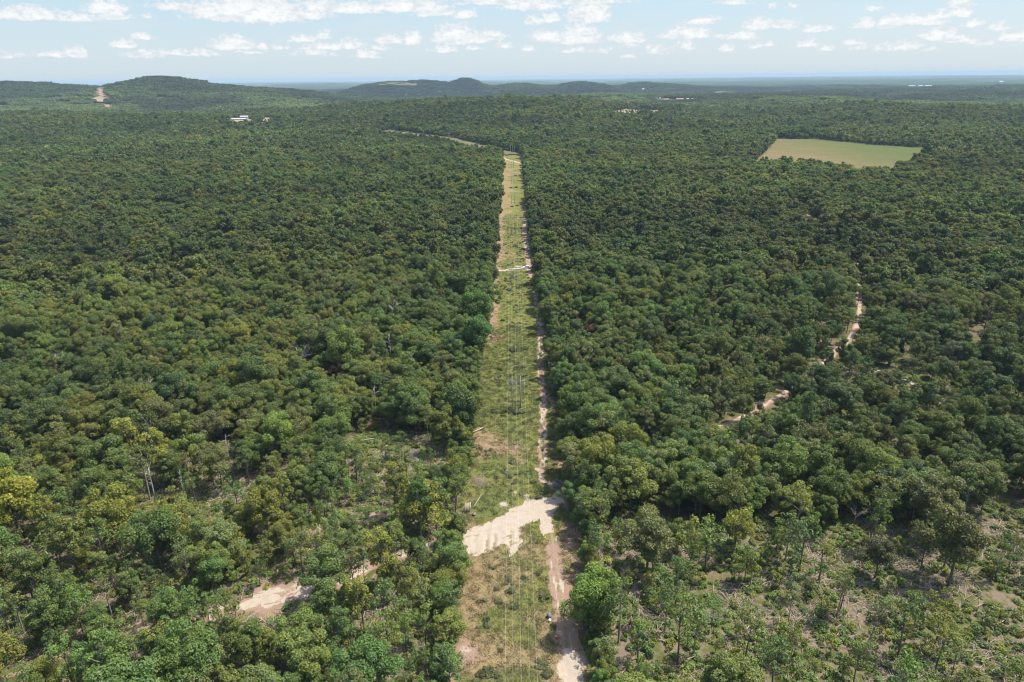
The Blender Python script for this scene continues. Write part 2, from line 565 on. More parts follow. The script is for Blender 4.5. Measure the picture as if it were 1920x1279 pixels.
def ground_mat():
    """Forest floor and cut-over ground; far out, where single trees no longer show, the closed canopy."""
    m_, t, out = new_mat('forest_ground')
    tcn = t.node('ShaderNodeTexCoord')
    P = tcn.outputs['Object']
    op = t.node('ShaderNodeAttribute', attribute_name='open')
    fr = t.node('ShaderNodeAttribute', attribute_name='canopy')
    n1 = t.noise(P, 0.055, 5, 0.6)
    n2 = t.noise(P, 0.35, 5, 0.65)
    n3 = t.noise(P, 1.9, 4, 0.65)
    litter = t.mixc(n3, (0.045, 0.034, 0.023), (0.105, 0.077, 0.052))
    green = t.mixc(n3, (0.030, 0.038, 0.011), (0.064, 0.078, 0.022))
    floor = t.mixc(t.ramp(n2, 0.42, 0.60), litter, green)
    slash = t.mixc(n3, (0.080, 0.062, 0.044), (0.190, 0.150, 0.110))
    weeds = t.mixc(n3, (0.042, 0.050, 0.014), (0.088, 0.098, 0.028))
    cut = t.mixc(t.ramp(t.m('ADD', t.m('MULTIPLY', n2, 0.6), t.m('MULTIPLY', n1, 0.4)), 0.42, 0.56), slash, weeds)
    c = t.mixc(op.outputs['Fac'], floor, cut)
    f1 = t.noise(P, 0.0032, 6, 0.62)
    f2 = t.noise(P, 0.035, 5, 0.7)
    can = t.mixc(t.ramp(f2, 0.3, 0.7), (0.014, 0.024, 0.010), (0.038, 0.054, 0.020))
    can = t.mixc(t.ramp(f1, 0.60, 0.68, 0, .6), can, (0.10, 0.105, 0.055))
    c = t.mixc(fr.outputs['Fac'], c, can)
    b = t.node('ShaderNodeBsdfDiffuse')
    t.put(b.inputs[0], c)
    bm = t.node('ShaderNodeBump')
    bm.inputs['Strength'].default_value = 0.6
    bm.inputs['Distance'].default_value = 0.35
    t.put(bm.inputs['Height'], n3)
    t.l.new(bm.outputs[0], b.inputs['Normal'])
    t.l.new(b.outputs[0], out.inputs[0])
    return m_


def cover_mat():
    """Mown strip under the line: grass, dry grass and bare soil, mixed by what grows at each point."""
    m_, t, out = new_mat('clearing_cover')
    tcn = t.node('ShaderNodeTexCoord')
    P = tcn.outputs['Object']
    cv = t.node('ShaderNodeAttribute', attribute_name='cover')
    s = t.node('ShaderNodeSeparateColor')
    t.put(s.inputs[0], cv.outputs['Color'])
    n2 = t.noise(P, 0.6, 5, 0.65)
    n3 = t.noise(P, 2.6, 4, 0.7)
    n4 = t.noise(P, 0.10, 4, 0.6)
    grass = t.mixc(n3, (0.062, 0.072, 0.020), (0.120, 0.132, 0.042))
    grass = t.mixc(t.ramp(n4, 0.4, 0.65), grass, t.mixc(n3, (0.085, 0.083, 0.022), (0.155, 0.148, 0.046)))
    dry = t.mixc(n3, (0.115, 0.084, 0.042), (0.225, 0.172, 0.092))
    soil = t.mixc(n3, (0.135, 0.088, 0.064), (0.26, 0.182, 0.135))
    sand = t.mixc(n2, (0.225, 0.180, 0.137), (0.335, 0.288, 0.230))
    red = t.mixc(n3, (0.19, 0.095, 0.048), (0.27, 0.16, 0.088))
    j = t.m('MULTIPLY', t.m('SUBTRACT', t.m('ADD', t.m('MULTIPLY', n2, .5), t.m('MULTIPLY', n3, .5)), 0.5), 1.3)
    c = t.mixc(t.ramp(t.m('ADD', s.outputs[0], j), 0.35, 0.65), grass, dry)
    c = t.mixc(t.ramp(t.m('ADD', s.outputs[1], j), 0.35, 0.65), c, soil)
    c = t.mixc(t.ramp(t.m('ADD', s.outputs[2], t.m('MULTIPLY', j, .6)), 0.38, 0.62), c, sand)
    c = t.mixc(t.ramp(t.m('ADD', cv.outputs['Alpha'], t.m('MULTIPLY', j, .8)), 0.4, 0.7), c, red)
    b = t.node('ShaderNodeBsdfDiffuse')
    t.put(b.inputs[0], c)
    bm = t.node('ShaderNodeBump')
    bm.inputs['Strength'].default_value = 0.7
    bm.inputs['Distance'].default_value = 0.25
    t.put(bm.inputs['Height'], n3)
    t.l.new(bm.outputs[0], b.inputs['Normal'])
    t.l.new(b.outputs[0], out.inputs[0])
    return m_


def field_mat(name, c1, c2, c3):
    m_, t, out = new_mat(name)
    tcn = t.node('ShaderNodeTexCoord')
    P = tcn.outputs['Object']
    n1 = t.noise(P, 0.012, 5, 0.6)
    n3 = t.noise(P, 0.25, 5, 0.7)
    wv = t.noise(t.v('MULTIPLY', P, (0.35, 0.02, 1.0)), 1.0, 3, 0.5)
    c = t.mixc(t.ramp(n1, 0.35, 0.65), c1, c2)
    c = t.mixc(t.ramp(wv, 0.45, 0.7, 0, .45), c, c3)
    if name == 'hay_field':
        sx_ = t.node('ShaderNodeSeparateXYZ')
        t.put(sx_.inputs[0], P)
        c = t.mixc(t.ramp(t.m('ADD', sx_.outputs[0], t.m('MULTIPLY', t.m('SUBTRACT', n1, 0.5), 260.0)), 380, 640, .95, 0), c, (0.150, 0.105, 0.062))
        rows = t.noise(t.v('MULTIPLY', P, (0.016, 0.22, 1.0)), 1.0, 3, 0.6)
        c = t.mixc(t.ramp(rows, 0.4, 0.62, 0, .5), c, (0.058, 0.082, 0.026))
    c = t.mixc(0.35, c, t.mixc(n3, (0.0, 0.0, 0.0), (1.0, 1.0, 1.0)), 'SOFT_LIGHT')
    b = t.node('ShaderNodeBsdfDiffuse')
    t.put(b.inputs[0], c)
    t.l.new(b.outputs[0], out.inputs[0])
    return m_


M_GROUND = ground_mat()
M_COVER = cover_mat()
M_FIELD = field_mat('hay_field', (0.058, 0.080, 0.026), (0.078, 0.084, 0.032), (0.092, 0.086, 0.042))
M_PAST = field_mat('pasture', (0.080, 0.088, 0.038), (0.108, 0.102, 0.055), (0.11, 0.10, 0.06))
M_BARE = field_mat('bare_earth', (0.17, 0.125, 0.09), (0.23, 0.175, 0.13), (0.11, 0.10, 0.06))

# ------------------------------------------------------------------ layout in the plane
EL_W = GL([(851, 1279), (856, 1180), (862, 1110), (872, 1040), (866, 985), (866, 945), (882, 890), (884, 840), (892, 790), (900, 730), (906, 660), (912, 600), (920, 540), (925, 500), (932, 430), (937, 360), (940, 300)])
ER_W = GL([(1100, 1279), (1082, 1190), (1087, 1110), (1076, 1040), (1066, 975), (1068, 915), (1057, 885), (1047, 800), (1038, 720), (1031, 680), (1020, 610), (1009, 540), (1006, 500), (996, 440), (991, 400), (986, 340), (982, 300)])


def left_edge(y):
    y = np.asarray(y, float)
    return np.interp(y, EL_W[:, 1], EL_W[:, 0]) + (fbm(y / 14.0, y * 0, 5, 2) - 0.5) * 1.6


def right_edge(y):
    y = np.asarray(y, float)
    return np.interp(y, ER_W[:, 1], ER_W[:, 0]) + (fbm(y / 13.0, y * 0 + 4, 6, 2) - 0.5) * 1.8


ANG_W = G(961, 291)
Y_END = float(ANG_W[1])
LANE = np.array([ANG_W[:2], G(842, 262)[:2], G(722, 247)[:2]])
ROAD_LEFT = GL([(862, 1008), (800, 1030), (735, 1046), (690, 1062), (640, 1090), (580, 1112), (520, 1122), (455, 1136), (380, 1160), (300, 1172), (230, 1190), (150, 1218), (60, 1254), (-70, 1300)])
PAD_LEFT = GL([(455, 1128), (490, 1104), (545, 1096), (592, 1100), (598, 1122), (545, 1136), (500, 1150), (468, 1150)])
ROAD_RIGHT = GL([(1066, 925), (1105, 915), (1180, 895), (1260, 850), (1335, 808), (1385, 787), (1440, 757), (1505, 716), (1560, 668), (1596, 632), (1612, 600), (1610, 545), (1606, 500), (1602, 476), (1560, 440), (1524, 414), (1496, 384), (1492, 372)])
ROAD_RIGHT2 = GL([(1505, 716), (1570, 700), (1650, 694), (1715, 722), (1755, 742), (1815, 778), (1900, 800)])
TRAIL_LEFT = GL([(290, 1022), (330, 1000), (420, 985), (560, 1000), (640, 985), (740, 960)])
GAPS = [GL(p) for p in (
    [(640, 826), (700, 812), (860, 812), (866, 850), (800, 900), (770, 930), (690, 900), (660, 860)],
    [(560, 1000), (700, 950), (760, 985), (640, 1010)],
    [(330, 960), (470, 900), (520, 930), (400, 1000)],
    [(1170, 1000), (1290, 980), (1330, 1010), (1240, 1030), (1180, 1030)],
    [(1770, 985), (1920, 950), (1920, 1010), (1830, 1030)],
)]
CUT_RIGHT = np.array([(1105, 1010), (1180, 985), (1300, 978), (1420, 985), (1560, 1000), (1700, 985), (1790, 965), (1960, 935), (2300, 900), (2400, 1500), (1100, 1500)], float)
FIELD = np.array([G(1404, 298)[:2] * .88, G(1456, 262)[:2], G(1524, 262)[:2], G(1642, 274)[:2], G(1772, 282)[:2], G(1728, 297)[:2] * .93, G(1668, 315)[:2] * .89, G(1540, 302)[:2] * .89])
OPENINGS = [(1370, 797, 6), (1440, 757, 5), (1598, 634, 4.5), (1606, 497, 4.5), (1525, 416, 9), (1497, 384, 10), (1720, 727, 7), (1650, 697, 5), (1843, 634, 8), (1290, 990, 6),
            (470, 1130, 6), (520, 1122, 8), (575, 1113, 7), (650, 1086, 4), (712, 1053, 4), (228, 1192, 5), (62, 1254, 4)]
OPEN_W = [(G(a, b)[:2], c) for a, b, c in OPENINGS]
HILL_FIELDS = [GL(p) for p in (
    [(696, 163), (718, 158.5), (756, 157), (786, 160), (778, 163), (735, 162)],
    [(1335, 176), (1392, 175), (1390, 177.5), (1336, 178)],
    [(1440, 173.5), (1498, 172.5), (1500, 174.5), (1444, 176)],
)]
HILL_BARE = [GL(p) for p in (
    [(182, 194), (182.5, 194), (196, 194)],
    [(192, 206), (194, 198), (211, 198), (214, 206)],
    [(248, 216), (258, 214), (275, 214), (268, 217)],
    [(430, 237), (436, 224), (468, 223), (474, 236)],
    [(492, 236), (495, 223), (509, 223), (510, 236)],
    [(1226, 192), (1236, 187), (1252, 188), (1256, 193)],
    [(1264, 193), (1272, 188), (1280, 188), (1278, 193)],
    [(1142, 222), (1150, 209), (1200, 207), (1262, 208), (1270, 216), (1220, 221), (1190, 222)],
)]


_s0, _s1 = G(183, 193)[:2], G(196, 193)[:2]
HILL_BARE[0] = np.array([_s0, _s1, _s1 * 1.25 + np.array([12.0, 0]), _s0 * 1.25 + np.array([14.0, 0])])


def world_masks(x, y):
    """Tree density (0..1) and how open and cut-over the ground is, for any ground point."""
    x, y = np.asarray(x, float), np.asarray(y, float)
    dens_ = np.ones(x.shape)
    opn = np.zeros(x.shape)
    px, py, Z = proj(x, y, 0 * x)
    near = np.hypot(x, y) < 620
    # thinned woodland on both sides near the camera
    pw = px + (fbm(x / 16, y / 16, 41, 3) - 0.5) * 150
    pwy = py + (fbm(x / 16, y / 16, 42, 3) - 0.5) * 130
    cut = inpoly(pw, pwy, CUT_RIGHT) & near
    dens_ = np.where(cut, 0.38, dens_)
    opn = np.where(cut, 1.0, opn)
    leftcut = (pwy > 880 - 0.06 * px) & (px < 900) & near & (x < -10)
    dens_ = np.where(leftcut, 0.95, dens_)
    opn = np.where(leftcut, 0.75, opn)
    rmid = (pwy > 600) & (px > 1230) & (pwy < 900) & near
    dens_ = np.where(rmid & ~cut, 0.74, dens_)
    opn = np.where(rmid & ~cut, 0.58, opn)
    for g in GAPS:
        k = inpoly(x, y, g)
        dens_ = np.where(k, 0.16, dens_)
        opn = np.where(k, 1.0, opn)
    for pts, w in ((ROAD_LEFT[:9], 0.9), (ROAD_LEFT[8:], 0.3), (ROAD_RIGHT, 0.8), (ROAD_RIGHT2, 0.7), (TRAIL_LEFT, 1.2)):
        dd = dseg(x, y, pts)
        dens_ = np.where(dd < w, 0, dens_)
        opn = np.maximum(opn, 1 - sst(dd, w, w + 5))
    # open view on to the roads from the camera's side
    for pts, w in ():
        sx, sy = x * 1.0, y * 1.0
        u = np.hypot(x, y)
        dd = dseg(x + x / u * 7, y + y / u * 7, pts)
        dens_ = np.where((dd < w) & (dens_ > 0), np.minimum(dens_, 0.42), dens_)
    k = inpoly(x, y, PAD_LEFT)
    dens_ = np.where(k, 0, dens_)
    for p_, rad_ in OPEN_W:
        for q_ in (0.0, 1.1):
            c_ = p_ * (1 - q_ * rad_ / np.hypot(*p_))
            dens_ = np.where(np.hypot(x - c_[0], y - c_[1]) < rad_ * .8, 0, dens_)
    # the power line clearing
    inside = (x > left_edge(y)) & (x < right_edge(y)) & (y < Y_END + 16)
    dens_ = np.where(inside, 0, dens_)
    dl = dseg(x, y, LANE)
    dens_ = np.where(dl < 19, 0, dens_)
    k = inpoly(x, y, FIELD)
    dens_ = np.where(k, 0, dens_)
    for g in HILL_FIELDS:
        dens_ = np.where(inpoly(x, y, g), 0.22, dens_)
    for g in HILL_BARE[:-1]:
        k = inpoly(x, y, g)
        dens_ = np.where(k, 0.0, dens_)
    k = inpoly(x, y, HILL_BARE[-1])
    dens_ = np.where(k, 0.30, dens_)
    # small natural gaps
    g2 = fbm(x / 24, y / 24, 77, 3)
    dens_ = np.where((g2 > 0.66) & (dens_ > .5), dens_ * 0.35, dens_)
    return dens_, opn


# ------------------------------------------------------------------ ground sheet to the horizon
CY0 = -170.0
rr = [180.0]
while rr[-1] < 46000:
    rr.append(rr[-1] * (1.0085 if rr[-1] < 800 else 1.017))
rr = np.array(rr)
th = np.linspace(-math.radians(54), math.radians(54), 470)
R_, T_ = np.meshgrid(rr, th, indexing='ij')
gx, gy = R_ * np.sin(T_), CY0 + R_ * np.cos(T_)
gz = hgt(gx, gy)
gd, gop = world_masks(gx, gy)
inside = (gx > left_edge(gy) - 0.2) & (gx < right_edge(gy) + 0.2) & (gy < Y_END + 14)
gz = gz + (fbm(gx / 6, gy / 6, 51, 2) - 0.5) * 0.5 * (1 - sst(R_, 400, 900)) - 0.9 * inside
nr, nc = R_.shape
idx = np.arange(nr * nc).reshape(nr, nc)
Q = np.stack([idx[:-1, :-1], idx[1:, :-1], idx[1:, 1:], idx[:-1, 1:]], -1).reshape(-1, 4)[:, ::-1]
gme = mesh_np('ground', np.stack([gx, gy, gz], -1).reshape(-1, 3), Q, [M_GROUND], smooth=True,
              attrs={'open': ('FLOAT', gop.ravel()), 'canopy': ('FLOAT', sst(np.hypot(gx, gy), 5200, 8200).ravel())})
ground = link('ground', gme)
tag(ground, 'wooded plain and low hills stretching to the horizon', kind='structure')

# ------------------------------------------------------------------ the clearing strip, its sandy road and its wheel track
CROSS = [(858, 998), (905, 984), (950, 962), (985, 942), (1015, 934), (1040, 927), (1064, 919), (1095, 912), (1098, 922), (1064, 936), (1042, 955), (1036, 967),
         (1037, 985), (1046, 1004), (1044, 1022), (1026, 1018), (1016, 995), (1012, 972), (990, 980), (976, 994), (977, 1026), (962, 1034), (958, 1050), (950, 1030),
         (942, 1022), (918, 1032), (884, 1046), (860, 1052)]
TRACK = [(1024, 1002), (1048, 1002), (1052, 1040), (1062, 1090), (1070, 1140), (1076, 1190), (1086, 1240), (1098, 1290), (1056, 1290), (1050, 1230), (1044, 1170), (1034, 1110), (1026, 1050)]
gl_cross, gl_track = GL(CROSS), GL(TRACK)
RUTS = [GL([(1013, 884), (1012, 830), (1015, 770), (1015, 730), (1010, 690), (1010, 640), (1006, 590), (1002, 545)]),
        GL([(1021, 884), (1022, 830), (1022, 770), (1021, 730), (1018, 690), (1016, 640), (1012, 590), (1007, 545)])]
ROCKY = GL([(996, 520), (992, 500), (990, 480), (986, 455), (984, 430), (985, 405)])
CROSS2 = GL([(915, 509), (945, 507), (972, 504), (992, 503)])
CROSS2B = GL([(967, 499), (985, 502)])
CROSS3 = GL([(936, 293), (950, 299), (965, 303), (985, 309)])
SPUR = GL([(1010, 880), (1020, 900), (1045, 918), (1066, 926)])
yy = [70.0]
while yy[-1] < Y_END + 12:
    yy.append(yy[-1] + (0.42 if yy[-1] < 330 else 1.0 if yy[-1] < 600 else 2.0))
yy = np.array(yy)
uu = np.linspace(0, 1, 96)
U_, YY = np.meshgrid(uu, yy)
le, re_ = left_edge(YY) - 5.0, right_edge(YY) + 5.0
CX = le + (re_ - le) * U_
CYY = YY
bumps = (fbm(CX / 1.6, CYY / 1.6, 61, 3) - 0.5) * 0.34 + (fbm(CX / 7, CYY / 7, 62, 2) - 0.5) * 0.5
CZ = hgt(CX, CYY) + 0.10


def jit(x, y, amp, sc, seed):
    return x + (fbm(x / sc, y / sc, seed, 3) - 0.5) * 2 * amp, y + (fbm(x / sc + 9, y / sc, seed + 1, 3) - 0.5) * 2 * amp * 1.5


jx, jy = jit(CX, CYY, 1.1, 2.2, 91)
in_cross = inpoly(jx, jy, gl_cross)
in_track = inpoly(jx, jy, gl_track)
rut = np.minimum(dseg(jx, jy, RUTS[0]), dseg(jx, jy, RUTS[1]))
in_rut = rut < 0.62
rocky = dseg(jx, jy, ROCKY) < 1.9
c2m = (dseg(jx, jy, CROSS2) < 1.7) | (dseg(jx, jy, CROSS2B) < 1.6)
c3m = dseg(jx, jy, CROSS3) < 2.2
spur = dseg(jx, jy, SPUR) < 1.2
road = in_cross | c2m | c3m
track = (in_track | in_rut | rocky | spur) & ~road
# what covers the ground: R dry grass, G bare soil, B sand, A red clay
lat = (CX - left_edge(CYY)) / (right_edge(CYY) - left_edge(CYY))
n_a = fbm(CX / 9, CYY / 9, 101, 4)
n_b = fbm(CX / 26, CYY / 30, 102, 3)
n_c = fbm(CX / 3.0, CYY / 3.4, 103, 3)
dry = 0.15 + 1.5 * (n_a - 0.5) + 1.3 * (n_b - 0.5)
dry += 0.50 * sst(CYY, 172, 150)                                    # the near part, below the sandy road, is mostly dry
dry += 0.55 * np.exp(-((lat - 0.10) / 0.13) ** 2) * (0.4 + 0.9 * sst(CYY, 240, 330)) * (1 - sst(CYY, 700, 1100) * .4)
dry += 0.35 * sst(CYY, 560, 800) - 0.35 * np.exp(-((CYY - 300) / 70) ** 2) - .25 * np.exp(-((lat - .62) / .2) ** 2)
soil = -0.12 + 1.0 * (n_a - 0.5) + 0.8 * (n_c - 0.5)
soil += 0.52 * np.exp(-((lat - 0.10) / 0.11) ** 2) * (0.2 + sst(CYY, 270, 330)) * (1 - sst(CYY, 460, 700) * .5)
soil += 0.40 * np.exp(-((CYY - 206) / 22) ** 2) * np.exp(-((lat - 0.45) / 0.5) ** 2)
soil += 0.45 * np.exp(-((lat - 0.08) / 0.10) ** 2) * (1 - sst(CYY, 125, 170))
soil += 0.55 * sst(lat, 0.86, 0.95)
soil += 0.30 * np.exp(-((CYY - 640) / 60) ** 2)
sand_ = -0.25 + 0.5 * (n_c - 0.5)
near_cross = dseg(CX, CYY, gl_cross[:8])
sand_ += 0.42 * np.exp(-(near_cross / 4.0) ** 2)
sand_ = np.where(road, 1.15 + 0.7 * (fbm(CX / 2.6, CYY / 1.7, 111, 3) - 0.62), sand_)
sand_ = np.where(in_track, 0.18 + 1.6 * (fbm(CX / 2.0, CYY / 3.0, 112, 3) - 0.5), sand_)
soil = np.where(track, 1.1, soil)
sand_ = np.where(in_rut, 0.42 + 1.4 * (fbm(CX / 1.0, CYY / 5.0, 113, 2) - 0.5), sand_)
sand_ = np.where(rocky, 0.30 + 1.7 * (fbm(CX / 1.3, CYY / 3.5, 114, 3) - 0.5), sand_)
sand_ = np.where(spur, 0.5, sand_)
TR_C = GL([(1034, 1000), (1040, 1050), (1048, 1100), (1056, 1150), (1063, 1200), (1070, 1250), (1077, 1295)])
dtr = dseg(CX + (fbm(CX / 5, CYY / 9, 151, 2) - .5) * .8, CYY, TR_C)
rutm = np.exp(-((dtr - 0.85) / 0.26) ** 2) * in_track
sand_ += rutm * (0.25 + 0.9 * (fbm(CX / 1.2, CYY / 4, 152, 3) - .4))
dry = np.where(in_track & (dtr < .45), 0.55, dry)
soil = np.where(in_track & (dtr < .45), 0.55 + 1.2 * (n_c - .5), soil)
_rd = gl_cross[6] - gl_cross[0]
_rd = _rd / np.hypot(*_rd)
ru_, rv_ = CX * _rd[0] + CYY * _rd[1], CX * _rd[1] - CYY * _rd[0]
streak_ = fbm(ru_ / 9.0, rv_ / 0.75, 161, 3)          # wheel marks and wash lines run along the sandy road
sand_ = np.where(in_cross, sand_ - 0.26 + 0.85 * (streak_ - 0.42) + .7 * (n_c - .5), sand_)
relief_r = np.where(in_cross, (streak_ - .5) * .22, 0)
red = np.zeros_like(CX)
for (px, py, rad, a) in ((1042, 1000, 2.4, .75), (1036, 990, 1.6, .4), (880, 992, 2.6, .35), (1075, 1215, 2.2, .55), (1066, 1228, 2.0, .4), (1050, 1140, 1.2, .2), (1085, 1165, 1.2, .3)):
    p = G(px, py)
    red += .6 * a * np.exp(-((CX - p[0]) ** 2 + ((CYY - p[1]) * .8) ** 2) / rad ** 2)
for (px, py, rad, a) in ((966, 923, 1.2, .74), (946, 946, 1.7, .70), (928, 948, 2.2, .55), (988, 928, 2.0, .6), (1003, 548, 1.4, 1.2), (885, 1180, .8, .7), (868, 1215, 2.2, .5), (880, 1225, 2.0, .4), (1080, 1180, 1.3, .7), (1078, 1130, 1.4, .5), (1086, 1245, 3.0, .75), (1060, 1255, 2.0, .6), (1066, 1268, 3.0, .8)):
    p = G(px, py)
    sand_ += a * np.exp(-((CX - p[0]) ** 2 + ((CYY - p[1]) * .7) ** 2) / rad ** 2)
relief = relief_r - 0.10 * rutm + bumps * np.where(road, 0.45, np.where(track, 0.8, 1.0)) - 0.10 * road - 0.10 * in_rut - 0.06 * track
# the road's lower lip is washed out in gullies
gul = np.clip(fbm(CX / 1.1, CYY / 6.0, 121, 2) - 0.52, 0, 1)
lip = inpoly(CX, CYY, GL([(860, 1010), (900, 1000), (945, 1000), (980, 985), (982, 1035), (955, 1055), (900, 1050), (858, 1055)]))
relief -= np.where(lip & road, gul * 1.6, 0)
sand_ -= np.where(lip & road, gul * 1.5, 0)
CZ = CZ + relief
nr2, nc2 = CX.shape
idx = np.arange(nr2 * nc2).reshape(nr2, nc2)
QC = np.stack([idx[:-1, :-1], idx[:-1, 1:], idx[1:, 1:], idx[1:, :-1]], -1).reshape(-1, 4)
VC = np.stack([CX, CYY, CZ], -1).reshape(-1, 3)
cover = np.clip(np.stack([dry, soil, sand_, red], -1), 0, 1.4).reshape(-1, 4)
lab = np.where(road, 1, np.where(track, 2, 0)).ravel()
flab = np.where((lab[QC] == 1).sum(1) >= 2, 1, np.where((lab[QC] == 2).sum(1) >= 2, 2, 0))


def sub_sheet(name, sel, label):
    q = QC[sel]
    u, inv = np.unique(q, return_inverse=True)
    me = mesh_np(name, VC[u], inv.reshape(-1, 4), [M_COVER], smooth=True, attrs={'cover': ('FLOAT_COLOR', cover[u])})
    o = link(name, me)
    tag(o, label, kind='structure')
    return o


sub_sheet('grass_clearing', flab == 0, 'long mown strip of grass and dry weeds under the power line')
sub_sheet('dirt_road', flab == 1, 'pale sandy road slanting across the grass clearing')
sub_sheet('dirt_track', flab == 2, 'brown wheel track along the right side of the clearing')


def ribbon(name, pts, w, label, sandy=0.9, pad=None, step=0.7):
    """A worn track through the woods, ragged at its edges and draped on the ground."""
    P = [pts[0]]
    for a, b in zip(pts[:-1], pts[1:]):
        n = max(2, int(np.linalg.norm(b - a) / step))
        for k in range(1, n + 1):
            P.append(a + (b - a) * k / n)
    P = np.array(P)
    ker = np.ones(15) / 15
    Pp = np.pad(P, ((7, 7), (0, 0)), mode='edge')
    P = np.stack([np.convolve(Pp[:, i], ker, 'valid') for i in range(2)], 1)
    T = np.gradient(P, axis=0)
    T /= np.linalg.norm(T, axis=1)[:, None] + 1e-9
    N = np.stack([T[:, 1], -T[:, 0]], 1)
    nw = 13
    off = np.linspace(-1, 1, nw)
    s = np.arange(len(P))
    wl = w * (0.30 + 1.35 * fbm(s / 9.0, s * 0 + 1, 131, 4))
    wr = w * (0.30 + 1.35 * fbm(s / 9.0, s * 0 + 7, 137, 4))
    W = np.where(off[None] < 0, wl[:, None], wr[:, None]) * off[None]
    X = P[:, None, 0] + N[:, None, 0] * W
    Y = P[:, None, 1] + N[:, None, 1] * W
    edge = np.abs(off)[None] + 0 * X
    Z = hgt(X, Y) + 0.42 - 0.75 * sst(edge, .75, 1.0) + (fbm(X / 1.5, Y / 1.5, 141, 2) - .5) * .3
    sd_ = sandy - 1.1 * sst(edge, 0.25, 1.0) + 1.8 * (fbm(X / 2.4, Y / 2.4, 142, 4) - 0.52)
    so_ = 1.0 - 0.9 * sst(edge, 0.6, 1.0) + 0.8 * (fbm(X / 2, Y / 2, 143, 3) - .5)
    rd_ = 0.5 * (fbm(X / 5, Y / 5, 145, 2) > 0.72)
    dr_ = 0.6 + 0 * X
    ids = np.arange(X.size).reshape(X.shape)
    q = np.stack([ids[:-1, :-1], ids[:-1, 1:], ids[1:, 1:], ids[1:, :-1]], -1).reshape(-1, 4)
    cv = np.clip(np.stack([dr_, so_, sd_, rd_], -1), 0, 1.3).reshape(-1, 4)
    o = link(name, mesh_np(name, np.stack([X, Y, Z], -1).reshape(-1, 3), q[:, ::-1], [M_COVER], smooth=True, attrs={'cover': ('FLOAT_COLOR', cv)}))
    tag(o, label, kind='structure')
    return o


ribbon('logging_road', ROAD_LEFT[:9], 3.2, 'pale sandy logging road winding through the thinned trees at lower left', 0.75)
ribbon('dirt_trail', ROAD_LEFT[8:], 0.9, 'overgrown end of the logging road at the bottom left', 0.0)
ribbon('logging_pad', GL([(462, 1132), (520, 1122), (560, 1112), (602, 1106)]), 7.0, 'wide bare sand pad on the left logging road')
ribbon('logging_road', ROAD_RIGHT, 1.9, 'winding sandy logging road through the woods right of the clearing', 0.62)
ribbon('logging_road', ROAD_RIGHT2, 2.0, 'sandy side road branching right in the woods')
ribbon('logging_road', TRAIL_LEFT, 2.2, 'faint dirt trail in the thinned trees left of the clearing', 0.25)


def sheet(name, poly, mat, label, n=26, lift=0.5):
    lo, hi = poly.min(0), poly.max(0)
    xs, ys = np.linspace(lo[0], hi[0], n), np.linspace(lo[1], hi[1], n)
    X, Y = np.meshgrid(xs, ys)
    q0 = np.arange(n * n).reshape(n, n)
    q = np.stack([q0[:-1, :-1], q0[:-1, 1:], q0[1:, 1:], q0[1:, :-1]], -1).reshape(-1, 4)
    cx, cy_ = X.ravel()[q].mean(1), Y.ravel()[q].mean(1)
    k = inpoly(cx, cy_, poly)
    if k.sum() == 0:
        return
    D = np.hypot(X, Y)
    Z = hgt(X, Y) + lift + 0.0011 * D
    u, inv = np.unique(q[k], return_inverse=True)
    V = np.stack([X, Y, Z], -1).reshape(-1, 3)[u]
    o = link(name, mesh_np(name, V, inv.reshape(-1, 4), [mat], smooth=True))
    tag(o, label, kind='structure')


sheet('hay_field', FIELD, M_FIELD, 'large pale green hay field enclosed by woods at right', 60)
lane_poly = np.vstack([LANE + np.array([-9.0, -9.0]), (LANE + np.array([11.0, 9.0]))[::-1]])
sheet('grass_clearing', lane_poly, M_PAST, 'far stretch of the power line clearing turning off to the left', 70)
for k, g in enumerate(HILL_FIELDS):
    sheet('pasture', g, M_PAST, ['pale pasture on top of the far hill', 'thin pale field on the far plain, left one', 'thin pale field on the far plain, right one'][k], 24, 4)
for k, g in enumerate(HILL_BARE[:-1]):
    sheet('bare_ground', g, M_BARE, ['brown cut strip running up the distant hill at left', 'tan opening at the foot of the cut strip', 'tan opening in the woods below the tall hill',
                                     'bare yard around the white sheds', 'bare bank right of the white sheds', 'bare lot beside the tan houses', 'bare lot beside the terracotta house'][k], 20, 1.5)
sheet('bare_ground', HILL_BARE[-1], M_BARE, 'stony opening among trees on the middle ridge', 30, 0.3)

# ------------------------------------------------------------------ foliage prototypes
def leaf_cloud(C, N, size, r, aspect=0.62):
    """Rhombic leaf sprays: centres C, facing N. Returns vertices, quads and a colour per vertex."""
    n = len(C)
    A = r.normal(size=(n, 3))
    T = np.cross(N, A)
    T /= np.linalg.norm(T, axis=1)[:, None] + 1e-9
    B = np.cross(N, T)
    s = size * (0.65 + 0.7 * r.random(n))[:, None]
    bend = N * s * 0.16
    V = np.stack([C + T * s, C + B * s * aspect + bend, C - T * s * (0.8 + .3 * r.random((n, 1))), C - B * s * aspect + bend], 1).reshape(-1, 3)
    Q = np.arange(4 * n).reshape(n, 4)
    return V, Q


def unit(r, n):
    v = r.normal(size=(n, 3))
    return v / np.linalg.norm(v, axis=1)[:, None]


